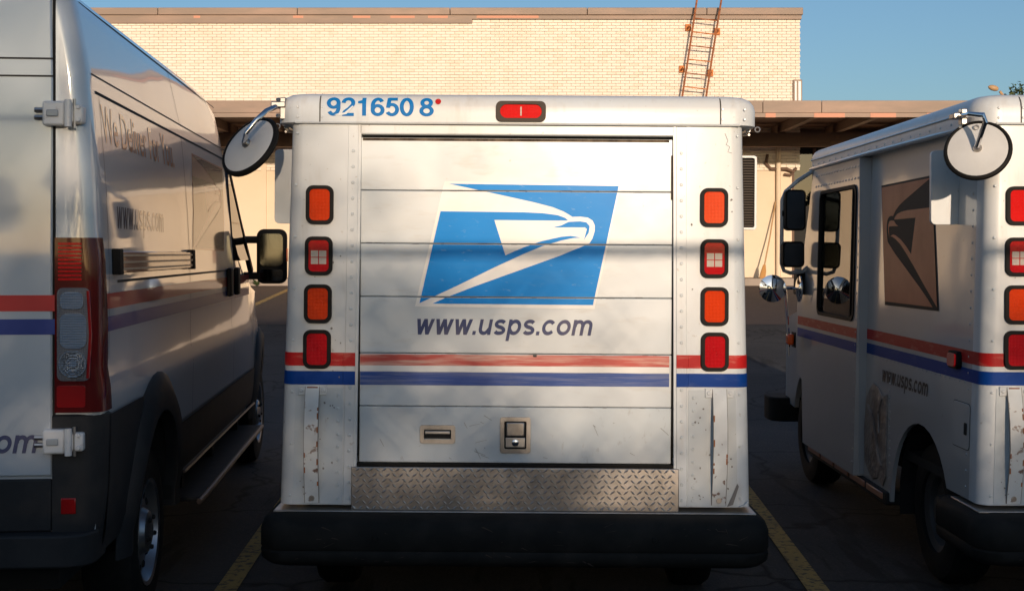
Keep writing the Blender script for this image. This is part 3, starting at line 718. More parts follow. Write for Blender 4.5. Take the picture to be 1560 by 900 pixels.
    # diamond plate
    MB().box(-.664, .664, -.018, .0, .486, .660).build('tread_plate', 'steel', T, bevel=.003)
    mb = MB(); sx, sz = .0272, .0218
    nx = int(1.31/sx)
    for j in range(8):
        for i in range(nx):
            cx_ = -.652+i*sx+(sx/2 if j % 2 else 0); cz_ = .497+j*sz
            if cx_ > .652: continue
            a = R(38 if (i+j) % 2 else -38); c, s_ = math.cos(a), math.sin(a)
            L_, W_ = .0135, .0042
            pts = [(-L_, 0), (0, -W_), (L_, 0), (0, W_)]
            vs = [(cx_+u*c-v*s_, -.018, cz_+u*s_+v*c) for u, v in pts]+[(cx_+u*.55*c, -.0215, cz_+u*.55*s_) for u in (-L_, L_)]
            mb.add(vs, [(0, 1, 5, 4), (1, 2, 5), (2, 3, 4, 5), (3, 0, 4)])
    mb.build('tread_lozenges', 'steel', T, smooth=0, kind='stuff')
    # bumper
    def bring(z, ins):
        pts = []
        hwb = 1.018-ins; y0 = -.165+ins; r = .11
        for k in range(7):
            a = R(180+90*k/6); pts.append((-hwb+r+r*math.cos(a), y0+r+r*math.sin(a)))
        pts += [(-.3, y0-.0), (.3, y0-.0)]
        for k in range(7):
            a = R(270+90*k/6); pts.append((hwb-r+r*math.cos(a), y0+r+r*math.sin(a)))
        pts += [(hwb, .36), (hwb-.09, .42), (-hwb+.09, .42), (-hwb, .36)]
        return [(x, y, z) for x, y in pts]
    MB().loft([bring(.282, .06), bring(.290, .025), bring(.312, .004), bring(.345, 0), bring(.352, .006), bring(.36, 0), bring(.43, 0), bring(.462, .012), bring(.478, .04), bring(.482, .08)]).build('bumper', 'rubber', T, smooth=50)
    MB().box(-.975, .975, -.035, .3, .478, .4855).build('bumper_step', 'dull_steel', T, bevel=.003)
    # lower hull, axles
    MB().box(-.62, .62, .06, 3.9, .30, .50).build('chassis', 'gap', T)
    MB().box(-.90, .90, .07, 1.6, .505, .55).build('cargo_floor', 'gap', T)
    MB().tube([(-.8, .77, .33), (.8, .77, .33)], .05, 8).build('axle', 'gap', T)
    # cab front
    for (a, b) in (((3.14, 1.19), (2.80, 2.04)),):
        mb = MB(); mb.prism([rrect(1.76, .90, .06, 3, 0, .45), rrect(1.71, .80, .06, 3, 0, .46)], lambda u, v, w_: (u, 3.14-v*.37+w_, 1.19+v*.93), -.03, .0); wf = mb.build('windscreen_frame', 'side_paint', T)
        MB().prism(rrect(1.72, .81, .06, 3, 0, .46), lambda u, v, w_: (u, 3.14-v*.37+w_, 1.19+v*.93), -.018, -.012).build('windscreen', 'window_glass', wf, smooth=0)
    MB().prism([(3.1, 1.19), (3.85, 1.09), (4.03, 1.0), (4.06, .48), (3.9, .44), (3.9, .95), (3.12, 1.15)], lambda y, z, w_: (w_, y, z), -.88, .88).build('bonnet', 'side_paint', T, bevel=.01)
    MB().loft([[(x, y, z) for x, y in rrect(2.04, .34, .10, 4, 0, 4.06)] for z in (.33, .36, .47, .50)]).build('front_bumper', 'rubber', T, bevel=.01)
    # dark lining inside
    MB().box(-.86, .86, 1.65, 1.68, .5, 2.03).build('bulkhead', 'grey_metal', T)
truck_body(T)

def lamp_unit(T, x, z, kind):
    n = {'amber': 'amber_lens', 'red': 'dark_red_lens', 'reverse': 'dark_red_lens'}[kind]
    W_, H_ = .112, .157
    b = MB().prism([rrect(W_, H_, .03, 6, x, z), rrect(W_-.030, H_-.030, .018, 6, x, z)], lambda u, v, w_: (u, w_, v), -.016, .0).build('tail_lamp', 'bezel', T, bevel=.004)
    MB().prism(rrect(W_-.026, H_-.026, .018, 6, x, z), lambda u, v, w_: (u, w_, v), -.011, -.001).build('lens', n, b, bevel=.003)
    if kind == 'reverse':
        for dx in (-.0165, .0165):
            for dz in (-.0145, .0145):
                MB().box(x+dx-.0145, x+dx+.0145, -.0125, -.010, z-.006+dz-.013, z-.006+dz+.013).build('reversing_lens', 'clear_lens', b)
    else:
        for rr in (.020, .009):
            MB().prism([circle(rr, 20, x, z), circle(rr-.002, 20, x, z)], lambda u, v, w_: (u, w_, v), -.0125, -.0105).build('lens_ring', n, b)
        for dz in (-.055, .055):
            MB().box(x-.018, x+.018, -.0125, -.0105, z+dz-.004, z+dz+.004).build('lens_tab', n, b)
for sd_ in (-1, 1):
    for z, k in ((1.719, 'amber'), (1.512, 'reverse'), (1.318, 'amber'), (1.134, 'red')):
        lamp_unit(T, sd_*(.80+(1.719-z)*.012), z, k)
# high brake lamp
cxb, czb = .0135, 2.101
b = MB().prism([rrect(.202, .083, .022, 5, cxb, czb), rrect(.168, .055, .027, 6, cxb, czb)], lambda u, v, w_: (u, cap_y(v)*0+CAP_Y+w_, v), -.014, .012).build('brake_lamp', 'brown_bezel', T, bevel=.004)
MB().prism(rrect(.172, .058, .028, 6, cxb, czb), lambda u, v, w_: (u, CAP_Y+w_, v), -.009, .006).build('lens', 'red_lens', b, bevel=.003)
MB().box(cxb-.003, cxb+.003, CAP_Y-.0105, CAP_Y-.008, czb-.018, czb+.018).build('bulb_glint', 'clear_lens', b)
# fleet number
capf = lambda x, z, d=0: (x, cap_y(z)-.0018-d, z)
stroke_text('921650', -.773, -.420, px2(0, 179)[1], .074, capf, 0, 1.3).build('fleet_number', 'number_vinyl', T, smooth=0)
stroke_text('8', -.398, -.339, px2(0, 179)[1], .074, capf, 0, 1.3).build('fleet_number', 'number_vinyl', T, smooth=0)
MB().prism(circle(.012, 16, -.322, 2.140), lambda u, v, w_: (u, cap_y(v)-.002+w_, v), -.001, .001).build('red_dot', 'stripe_red', T)
# scratch through the second figure
MB().prism([(-.742, 2.083), (-.725, 2.088), (-.700, 2.092), (-.668, 2.120), (-.664, 2.117), (-.692, 2.086), (-.72, 2.080)], lambda u, v, w_: (u, CAP_Y-.0035+w_, v), 0, .0008).build('scratch', 'paint', T)
def lerp_(q, zs, ds):
    for a, b, c, d in zip(zs[:-1], zs[1:], ds[:-1], ds[1:]):
        if a <= q <= b: return c+(d-c)*(q-a)/(b-a)
    return ds[0]
# spring straps on the lower corners
for sd_ in (-1, 1):
    xc = sd_*.824+(-.0 if sd_ < 0 else .003)
    zs = [.512, .56, .64, .74, .84, .92, .965, .985]; ds = [.004, .012, .032, .045, .040, .024, .012, .006]
    wds = [.0275]*8
    rings = [[(xc-wd, -d-.004, z), (xc+wd, -d-.004, z), (xc+wd, -d, z), (xc-wd, -d, z)] for z, d, wd in zip(zs, ds, wds)]
    st = MB().loft(rings).build('spring_strap', 'strap_paint', T, smooth=60)
    for e_ in (-1, 1):
        xe = xc+e_*.0285
        MB().loft([[(xe-.0013, -d-.0035, z), (xe+.0013, -d-.0035, z), (xe+.0013, -d+.002, z), (xe-.0013, -d+.002, z)] for z, d in zip(zs, ds)]).build('strap_edge', 'scuff', st, smooth=60)  # dark strips along the strap: rusty edge with its shade put into colour
    MB().dome((xc, -.008, .532), (0, -1, 0), .014, .010, 8).build('bolt', 'steel', st)
    br_ = MB().box(xc-.058, xc+.058, -.010, -.003, .948, .986).build('strap_bracket', 'paint', T, bevel=.002)
    for dx in (-.044, .044): MB().dome((xc+dx, -.010, .967), (0, -1, 0), .009, .005, 8).build('bolt', 'paint', br_)
    for k in range(9):
        q = rnd.uniform(.55, .94); d_ = lerp_(q, zs, ds); e_ = rnd.choice((-1, 1))*.0255
        MB().box(xc+e_-.0025, xc+e_+.0025, -d_-.0058, -d_-.002, q-rnd.uniform(.004, .016), q+rnd.uniform(.004, .02)).build('rust_spot', 'rust', st)
    if sd_ < 0: MB().box(xc-.022, xc+.022, -.0125, -.010, .958, .982).build('rust_patch', 'rust', br_)
# recessed handle and lock
def tray(xc, zc, w_, h_, nm):
    t = MB().prism([rrect(w_, h_, .010, 4, xc, zc), rrect(w_-.034, h_-.034, .006, 4, xc, zc)], lambda u, v, q: (u, DOOR_Y+q, v), -.007, .001).build(nm, 'steel', T, bevel=.002)
    return t
t = tray(-.317, .789, .144, .075, 'pull_handle')
MB().box(-.372, -.262, DOOR_Y-.0025, DOOR_Y-.001, .771, .807).build('recess', 'gap', t)
MB().box(-.368, -.266, DOOR_Y-.010, DOOR_Y-.004, .790, .803).build('grip', 'dull_steel', t, bevel=.003)
t = tray(0, .7875, .124, .147, 'door_lock')
MB().box(-.045, .045, DOOR_Y-.0025, DOOR_Y-.001, .731, .844).build('recess', 'gap', t)
MB().box(-.037, .037, DOOR_Y-.012, DOOR_Y-.004, .784, .840).build('paddle', 'steel', t, bevel=.005)
MB().box(-.040, .040, DOOR_Y-.008, DOOR_Y-.003, .738, .778).build('lock_plate', 'dull_steel', t, bevel=.003)
MB().lathe([(.014, 0), (.014, .006), (.009, .008)], Matrix.Translation((0, DOOR_Y-.008, .757)) @ Matrix.Rotation(R(90), 4, 'X'), 16).build('lock_cylinder', 'chrome', t)
# dents and scuffs: crumpled lower right corner, marks
MB().prism([(.862, .508), (.885, .515), (.908, .59), (.902, .60), (.88, .545)], lambda u, v, w_: (u, w_, v), -.009, .002).build('crumple', 'scuff', T)
MB().prism([(.905, .506), (.948, .507), (.945, .53), (.93, .515)], lambda u, v, w_: (u, w_, v), -.010, .002).build('crumple', 'low_paint', T, bevel=.002)
mb = MB()
r2 = random.Random(11)
for k in range(70):
    x = r2.choice((-1, 1))*r2.uniform(.70, .90); z = r2.uniform(.53, .97) if r2.random() < .75 else r2.uniform(1.0, 1.9)
    s_ = r2.uniform(.0015, .006); n_ = 6
    mb.add([(x+s_*r2.uniform(.5, 1)*math.cos(a*6.28/n_), -.0045, z+s_*r2.uniform(.5, 1.2)*math.sin(a*6.28/n_)) for a in range(n_)], [tuple(range(n_))])
for k in range(26):
    x = r2.uniform(-.6, .6); z = r2.uniform(.69, .88); l = r2.uniform(.004, .05); a = r2.uniform(-1.2, 1.2); t_ = .0009
    mb.add([(x, DOOR_Y-.0008, z), (x+l*math.cos(a), DOOR_Y-.0008, z+l*math.sin(a)), (x+l*math.cos(a)+t_, DOOR_Y-.0008, z+l*math.sin(a)+t_), (x+t_, DOOR_Y-.0008, z+t_*2)], [(0, 1, 2, 3)])
for zz in SEAMS[1:6]:
    for k in range(16):
        x = r2.uniform(-.62, .58); l = r2.uniform(.004, .05); t_ = r2.uniform(.0006, .0016)
        e_ = r2.choice((.0022, -.0034)); mb.add([(x, DOOR_Y-.0007, zz+e_), (x+l, DOOR_Y-.0007, zz+e_), (x+l*.8, DOOR_Y-.0007, zz+e_+t_), (x+l*.2, DOOR_Y-.0007, zz+e_+t_)], [(0, 1, 2, 3)])
mb.build('paint_chips', 'scuff', T, smooth=0, kind='stuff')
mb = MB(); x = .843; z = 1.955
mb.tube([(x+.0, -.001, 2.02), (x+.012, -.001, 1.99), (x+.005, -.001, 1.975), (x+.02, -.001, 1.965), (x+.012, -.001, 1.945), (x+.028, -.001, 1.94)], .0009, 4).build('scuff_mark', 'scuff', T)
MB().box(.07, .085, yf if False else DOOR_Y-.0022, DOOR_Y-.0012, 1.106, 1.1145).build('vinyl_chip', 'seam', T)
mb = MB()
for k in range(40):
    x = r2.uniform(-.88, .88); z = r2.uniform(.31, .455); l = r2.uniform(.006, .06); a = r2.uniform(-.5, .5); t_ = r2.uniform(.0008, .0025)
    mb.add([(x, -.1662, z), (x+l*math.cos(a), -.1662, z+l*math.sin(a)), (x+l*.7, -.1662, z+l*.7*math.sin(a)+t_), (x+.2*l, -.1662, z+t_)], [(0, 1, 2, 3)])
mb.tube([(.79, -.1665, .452), (.80, -.1665, .441), (.835, -.1665, .440)], .0012, 4); mb.tube([(.83, -.1665, .450), (.838, -.1665, .432)], .0012, 4)
mb.build('bumper_scuffs', 'brown_bezel', T, smooth=0, kind='stuff')
for x in (-.55, .55):
    MB().dome((x, -.165, .405), (0, -1, 0), .012, .006, 8).build('bolt', 'rubber', T)
# side fixtures
MB().prism(rrect(.125, .32, .02, 4, -.985, 1.81), lambda u, v, w_: (u, .35+w_, v), -.012, .012).build('vent_cover', 'paint', T, bevel=.003)
lv = MB().prism([rrect(.125, .32, .012, 3, .975, 1.796), rrect(.105, .30, .008, 3, .975, 1.796)], lambda u, v, w_: (u, .35+w_, v), -.02, .02).build('louvre_vent', 'white_metal', T, bevel=.003)
MB().box(.92, 1.03, .352, .362, 1.645, 1.945).build('vent_back', 'bezel', lv)
mb = MB()
for k in range(26): mb.box(.925, 1.028, .338, .350, 1.652+k*.0112, 1.657+k*.0112)
mb.build('louvres', 'brown_bezel', lv, smooth=0, kind='stuff')
# left side markings (the eagle faces forward), lettering, fuel flap, marker
fL = side_fn(-1, 0)
def SL(p): u = (p[0]-28)/1088; v = (p[1]-24)/668; return (.55+u*.95, 1.885-v*.625)
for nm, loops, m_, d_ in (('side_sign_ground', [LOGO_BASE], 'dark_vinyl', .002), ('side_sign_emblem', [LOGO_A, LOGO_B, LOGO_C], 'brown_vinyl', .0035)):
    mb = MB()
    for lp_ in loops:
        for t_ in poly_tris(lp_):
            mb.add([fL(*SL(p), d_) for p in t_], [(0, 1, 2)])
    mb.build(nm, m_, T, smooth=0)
stroke_text('www.usps.com', 1.39, .67, .868, .060, lambda y, z, d: fL(y, z, .0015+d), .21).build('side_web_address', 'black_vinyl', T, smooth=0)
mb = MB(); mb.prism(rrect(.20, .19, .02, 4, .23, .80), fL, .0, .003); fl = mb.build('fuel_flap', 'side_paint', T, bevel=.001)
mb = MB(); mb.prism([rrect(.206, .196, .022, 4, .23, .80), rrect(.20, .19, .02, 4, .23, .80)], fL, .0, .0015); mb.build('flap_gap', 'gap', fl)
mb = MB(); mb.prism(rrect(.03, .05, .005, 2, .17, .79), fL, .002, .006); mb.build('flap_slot', 'gap', fl)
mk = MB().prism(rrect(.12, .075, .02, 4, .30, 1.07), fL, .0, .022).build('side_marker', 'bezel', T, bevel=.004)
MB().prism(rrect(.095, .055, .015, 4, .30, 1.07), fL, .02, .03).build('lens', 'dark_red_lens', mk, bevel=.004)
mb = MB(); r3 = random.Random(5)
plo = [(1.66, .42), (1.68, .60), (1.66, .74), (1.60, .81), (1.53, .845), (1.44, .83), (1.36, .79), (1.29, .81), (1.28, .60), (1.27, .40), (1.32, .34), (1.40, .37), (1.50, .345), (1.58, .37)]
mb.prism(plo, fL, .0, .008); mb.build('patch_plate', 'patch_metal', T, bevel=.003)
mb = MB().tube([fL(1.6, .72, .01), fL(1.52, .68, .012), fL(1.45, .58, .01), fL(1.4, .50, .013), fL(1.34, .44, .01)], .008, 5); mb.tube([fL(1.36, .78, .01), fL(1.42, .70, .01), fL(1.40, .6, .01)], .006, 5)
mb.build('patch_crease', 'patch_metal', T)
MB().prism(rrect(.05, .05, .01, 3, .62, 1.30), lambda y, z, w_: fL(y-1.0+.62-.62+.62+.05, z+.2, w_), 0, .003).build('small_plate', 'seam', T) if False else None
# door rail post face behind cab door
MB().box(-.99, -.925, 1.692, 1.70, .34, 2.04).build('door_edge', 'grey_metal', T)

# front mirrors on the left: tube frame with two heads, round mirrors on a stalk
yv = 2.9
fr_ = MB().tube([(-.96, yv-.1, 2.05), (-1.05, yv, 1.985), (-1.13, yv, 1.915), (-1.152, yv, 1.86), (-1.155, yv, 1.46), (-1.14, yv, 1.415), (-1.10, yv, 1.40), (-1.02, yv, 1.41), (-.98, yv+.02, 1.44)], .0125, 10).build('mirror_frame', 'grey_metal', T)
for cx_, cz_, w_, h_ in ((-1.077, 1.796, .137, .257), (-1.09, 1.518, .145, .163)):
    h = MB().prism(rrect(w_, h_, .03, 5, cx_, cz_), lambda u, v, q: (u, yv-.02+q+(u+1.08)*.25, v), -.03, .045).build('mirror_head', 'bezel', fr_, bevel=.01)
    MB().prism(rrect(w_-.022, h_-.022, .022, 5, cx_, cz_), lambda u, v, q: (u, yv-.02+q+(u+1.08)*.25, v), -.034, -.0305).build('mirror_glass', 'dark_mirror', h)
    MB().tube([(-1.155, yv, cz_-.02), (-1.14, yv, cz_-.02)], .022, 8).build('mirror_clamp', 'bezel', fr_)
stk = MB().tube([(-1.11, yv+.1, 1.29), (-1.095, yv+.1, 1.1), (-1.085, yv+.1, .87)], .010, 8).build('mirror_stalk', 'chrome', T)
MB().tube([(-1.19, yv+.1, 1.30), (-1.04, yv+.1, 1.30), (-.96, yv+.15, 1.32)], .008, 8).build('cross_rod', 'chrome', stk)
def round_mirror(x, y, z, r, n, parent, back, depth=.03):
    M = Matrix.Translation((x, y, z)) @ Vector(n).to_track_quat('Z', 'Y').to_matrix().to_4x4()
    o = MB().lathe([(0, 0), (r*.5, -.006), (r*.95, -.02), (r*.93, -.03), (0, -.03)], M, 32).build('round_mirror', back, parent)
    return o
round_mirror(-1.197, yv+.05, 1.30, .092, (.0, -1, .0), stk, 'mirror_glass')
round_mirror(-1.055, yv+.05, 1.30, .09, (-.99, .02, .0), stk, 'mirror_glass')
am = MB().box(-1.10, -1.06, yv+.06, yv+.14, .94, 1.01).build('marker_lamp', 'orange_plastic', T, bevel=.012)
MB().box(-1.058, -1.052, yv+.05, yv+.15, .925, 1.02).build('marker_base', 'bezel', am)
MB().prism([(2.96, 1.26), (3.06, 1.26), (3.06, 1.42), (2.96, 1.42)], side_fn(-1, .055), .0, .05).build('mirror_mount', 'bezel', T, bevel=.01)

# rear round mirror on an arm from the roof corner
def rear_mirror(T, cen, n, elbow, start, k_=1.0):
    a = MB().tube([start, elbow[0], elbow[1], elbow[2], cen], .0105, 10).build('mirror_arm', 'chrome', T)
    n = Vector(n).normalized(); M = Matrix.Translation(Vector(cen)-n*.03) @ n.to_track_quat('Z', 'Y').to_matrix().to_4x4() @ Matrix.Scale(k_, 4)
    d = MB().lathe([(0, .016), (.07, .012), (.131, .002), (.131, -.010), (0, -.010)], M, 40).build('rear_mirror', 'mirror_back', T)
    MB().lathe([(.127, .003), (.132, .007), (.139, .003), (.143, -.006), (.139, -.018), (.118, -.020)], M, 40).build('rim', 'bezel', d)
    MB().lathe([(.118, -.012), (.118, -.019), (0, -.032)], M, 32).build('mirror_glass', 'mirror_glass', d)
    MB().lathe([(.02, .0), (.02, .02), (.012, .034), (0, .034)], M, 14).build('pivot_bolt', 'steel', d)
    m_ = MB().box(start[0]-.03, start[0]+.03, start[1]-.03, start[1]+.03, start[2]-.012, start[2]+.012)
    m_.box(start[0]+.005, start[0]+.03, start[1]-.02, start[1]+.02, start[2]-.06, start[2]+.03)
    mm = m_.build('mirror_bracket', 'steel', T, bevel=.004)
    for dz in (-.045, .02): MB().dome((start[0]+.0, start[1]-.02, start[2]+dz), (-.4, -1, 0), .010, .012, 6).build('bolt', 'steel', mm)
    return a
def RT(px, py, y, cx=.008):   # helper: pixel of the print to this truck's local metres
    Yd = 5.2+y; return ((px-780)*Yd/1950-cx, y, CAM_H-(py-385)*Yd/1950)
ROUND = []
before = set(bpy.data.objects)
rear_mirror(T, RT(367, 219, -.02), (-.50, -.68, .50), [RT(400, 172, -.06), RT(385, 186, -.09), RT(370, 205, -.09)], RT(420, 163, .03))
round_main = set(bpy.data.objects)-before

# ------------------------------------------------------------------ second truck: copies of the thing and its parts
skip = {'fleet_number', 'red_dot', 'scratch', 'scuff_mark', 'vinyl_chip', 'crumple'}
def copy_tree(o, parent):
    c = o.copy(); col.objects.link(c); c.parent = parent
    for ch in [k for k in o.children if k not in round_main and k.name.split('.')[0] not in skip]: copy_tree(ch, c)
    return c
T2 = copy_tree(T, None); T2.location = (2.858, 5.2, 0); T2.rotation_euler = (0, R(.1), R(0))
tag(T2, 'white mail truck at right edge, its left side and cab window showing', 'mail truck', None)
tl2 = [c for c in T2.children if c.name.startswith('tail_lamp')]
for c in tl2:
    vx = [v.co for v in c.data.vertices]; cx_ = sum(v.x for v in vx)/len(vx); cz_ = sum(v.z for v in vx)/len(vx)
    if cz_ > 1.65 and cx_ < 0:
        for q in c.children: q.data = q.data.copy(); q.data.materials[0] = MATS['red_lens']
        c['label'] = 'red upper tail lamp'
rear_mirror(T2, RT(1487, 224, -.05, 2.858), (-.40, -.84, .36), [RT(1476, 175, -.10, 2.858), RT(1497, 176, -.13, 2.858), RT(1500, 186, -.13, 2.858)], RT(1459, 178, .06, 2.858), .93)

# ------------------------------------------------------------------ delivery van
V = empty('delivery_van', (-2.43, 4.33, 0), (0, 0, R(4.75)))
tag(V, 'tall glossy white delivery van with black lower cladding at the left edge', 'van')
PROF = [(.98, .47), (1.0, .55), (1.015, .75), (1.018, .95), (1.022, 1.04), (1.004, 1.09), (1.006, 1.25), (1.004, 1.5), (.992, 1.75), (.972, 2.0), (.962, 2.10), (.958, 2.16),
        (.940, 2.26), (.920, 2.36), (.908, 2.415), (.895, 2.432), (.872, 2.44), (.855, 2.47), (.80, 2.50), (.45, 2.52)]
def van_x(z):
    for (x0, z0), (x1, z1) in zip(PROF[:-1], PROF[1:]):
        if z0 <= z <= z1: return x0+(x1-x0)*(z-z0)/(z1-z0)
    return PROF[0][0]
def ztop(y):
    tb = [(0, 2.52), (3.0, 2.52), (3.35, 2.46), (3.6, 2.38), (3.85, 2.20), (4.2, 1.88), (4.7, 1.42), (5.0, 1.30), (5.6, 1.14), (5.85, .98), (5.97, .70)]
    for (a, za), (b, zb) in zip(tb[:-1], tb[1:]):
        if a <= y <= b: return za+(zb-za)*(y-a)/(b-a)
    return tb[-1][1]
def xnar(y): return 0 if y < 4.3 else .15*((y-4.3)/1.67)**1.6
def vring(y, ins):
    zt = ztop(y)-ins*.6; pts = []
    for x, z in PROF:
        if zt >= 2.3: zz = z if z < 1.3 else 1.3+(z-1.3)*(zt-1.3)/1.22
        elif zt > 1.3: zz = z if z < 1.25 else 1.25+(z-1.25)*(zt-1.25)/1.27
        else: zz = .4+(z-.4)*(zt-.4)/2.12
        cabn = 0 if y < 3.4 else max(0, (z-1.3))*.10*min(1, (y-3.4)/.8)
        pts.append((x-ins-xnar(y)-cabn, y, zz))
    return pts+[(-a, b, c) for a, b, c in reversed(pts)]
ys = [(0, .050), (.006, .028), (.022, .010), (.05, .001), (.12, 0)]+[(y, 0) for y in (.5, 1, 1.85, 2.6, 3.0, 3.2, 3.35, 3.5, 3.6, 3.72, 3.85, 4.05, 4.2, 4.45, 4.7, 4.85, 5.0, 5.3, 5.6, 5.75, 5.85)]+[(5.93, .03), (5.97, .08)]
vb = MB().loft([vring(y, i) for y, i in ys]).build('body', 'van_paint', V, smooth=28)
V0 = V.matrix_world
cut = MB()
for cy_ in (.98, 5.02):
    for sd_ in (-1, 1):
        cut.prism([(cy_+.46*math.cos(R(a)), .38+.53*math.sin(R(a))) for a in range(0, 181, 12)]+[(cy_-.46, .2), (cy_+.46, .2)], lambda u, v, w_: (w_, u, v), *( (.62, 1.2) if sd_ > 0 else (-1.2, -.62)))
bool_cut(vb, cut)
vf = lambda d=0.0: (lambda y, z, w_=0: (van_x(z)-xnar(y)+d+w_, y, z))
def vstrip(name, m_, pts_lo, pts_hi, d=.003, parent=V, side=1):
    """sheet that follows the side between two rows of (y,z)"""
    rows = 6; vs = []
    n_ = len(pts_lo)
    for k in range(rows+1):
        t_ = k/rows
        for a, b in zip(pts_lo, pts_hi):
            y = a[0]+(b[0]-a[0])*t_; z = a[1]+(b[1]-a[1])*t_
            vs.append((side*(van_x(z)-xnar(y)+d), y, z))
    fs = [(r_*n_+i, r_*n_+i+1, (r_+1)*n_+i+1, (r_+1)*n_+i) for r_ in range(rows) for i in range(n_-1)]
    return MB().add(vs, fs).build(name, m_, parent, smooth=60)
def vline(y0, z0, y1, z1, wd, name='panel_gap', m_='seam', d=.0015):
    N = 14; a = []; b = []
    L_ = math.hypot(y1-y0, z1-z0); ny, nz = -(z1-z0)/L_*wd/2, (y1-y0)/L_*wd/2
    for k in range(N+1):
        y = y0+(y1-y0)*k/N; z = z0+(z1-z0)*k/N
        a.append((van_x(z-nz)-xnar(y)+d, y-ny, z-nz)); b.append((van_x(z+nz)-xnar(y)+d, y+ny, z+nz))
    return MB().add(a+b, [(i, i+1, N+1+i+1, N+1+i) for i in range(N)]).build(name, m_, V, smooth=60)
# side stripes
def yr(a, b, n=12): return [a+(b-a)*k/n for k in range(n+1)]
for nm, z0, z1, m_ in (('red_stripe', 1.33, 1.385, 'van_red'), ('blue_stripe', 1.25, 1.303, 'van_blue')):
    vstrip(nm, m_, [(y, z0) for y in yr(.12, 4.25)], [(y, z1) for y in yr(.12, 4.25)], .002)
    MB().add([(x, -.003, z) for z in (z0, z1) for x in (-.87, .865)], [(0, 1, 3, 2)]).build(nm, m_, V)
# gaps
vline(.10, 2.16, 3.5, 2.155, .006); vline(.14, 2.10, 3.42, 2.095, .011, 'door_rail_gap', 'gap')
vline(1.9, 1.0, 1.88, 2.10, .007); vline(1.86, 2.16, 1.80, 2.46, .006)
vline(1.9, .56, 1.9, .99, .006); vline(3.40, .56, 3.40, 2.08, .007); vline(4.35, .9, 4.35, 1.35, .007)
vline(.16, 1.15, .19, 2.09, .004); vline(3.3, 2.17, 3.25, 2.42, .006)
vline(.3, 1.425, 3.38, 1.425, .010, 'door_rail_gap', 'seam')
vline(.14, 2.42, 3.3, 2.40, .006, 'roof_joint', 'seam')
# sliding door track
tr_ = MB(); tr_.prism([(.26, 1.455), (1.86, 1.455), (1.86, 1.535), (.26, 1.535)], vf(), 0, .022); tr_ = tr_.build('door_track', 'van_logo_pale', V, bevel=.004)  # bronze reflection painted into the track cover
for zz in (1.47, 1.495, 1.52): MB().prism([(.27, zz-.004), (1.85, zz-.004), (1.85, zz+.004), (.27, zz+.004)], vf(), .02, .026).build('track_rib', 'dull_steel', tr_)
for y in (.22, 1.83): MB().prism([(y, 1.45), (y+.06, 1.45), (y+.06, 1.545), (y, 1.545)], vf(), .0, .03).build('track_end', 'bezel', tr_, bevel=.004)
# lettering and sign on the side
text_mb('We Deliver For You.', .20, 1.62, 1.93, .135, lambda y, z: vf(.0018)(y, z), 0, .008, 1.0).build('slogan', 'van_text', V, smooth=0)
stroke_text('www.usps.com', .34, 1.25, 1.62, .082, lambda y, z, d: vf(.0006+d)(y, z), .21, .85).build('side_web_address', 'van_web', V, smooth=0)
def VL(p): u = (p[0]-28)/1088; v = (p[1]-24)/668; return (1.98+u*1.28, 2.04-v*.50)
def subdiv(t_, n=3):
    out = [t_]
    for _ in range(n):
        o2 = []
        for a, b, c in out:
            ab = ((a[0]+b[0])/2, (a[1]+b[1])/2); bc = ((b[0]+c[0])/2, (b[1]+c[1])/2); ca = ((a[0]+c[0])/2, (a[1]+c[1])/2)
            o2 += [(a, ab, ca), (ab, b, bc), (ca, bc, c), (ab, bc, ca)]
        out = o2
    return out
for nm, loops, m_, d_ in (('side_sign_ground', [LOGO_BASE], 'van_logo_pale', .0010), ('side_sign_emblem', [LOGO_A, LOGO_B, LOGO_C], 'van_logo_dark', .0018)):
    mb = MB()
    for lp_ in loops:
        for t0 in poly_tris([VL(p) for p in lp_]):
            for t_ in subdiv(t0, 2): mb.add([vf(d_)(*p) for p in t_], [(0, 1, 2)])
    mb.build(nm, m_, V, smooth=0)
# lower cladding and arches
vstrip('sill_cladding', 'black_plastic', [(y, .50) for y in yr(1.50, 4.45)], [(y, .735) for y in yr(1.50, 4.45)], .012)
vline(1.5, .735, 4.45, .735, .012, 'cladding_edge', 'bezel', .011)
def flare(cy_, r0, r1):
    mb = MB(); n_ = 20
    vs = []
    for k in range(n_+1):
        a = R(180*k/n_)
        for r_, d in ((r0, -.02), (r0, .035), (r0*.5+r1*.5, .045), (r1, .012), (r1+.004, .0)):
            y = cy_+r_*.98*math.cos(a); z = max(.36, .38+r_*1.06*math.sin(a)); vs.append((van_x(z)-xnar(y)+d, y, z))
    fs = [(k*5+j, k*5+j+1, (k+1)*5+j+1, (k+1)*5+j) for k in range(n_) for j in range(4)]
    return mb.add(vs, fs).build('arch_flare', 'black_plastic', V, smooth=50)
flare(.98, .46, .61); flare(5.02, .46, .57)
vstrip('quarter_cladding', 'black_plastic', [(y, .475) for y in yr(.085, .56, 6)], [(y, .965) for y in yr(.085, .66, 6)], .012)
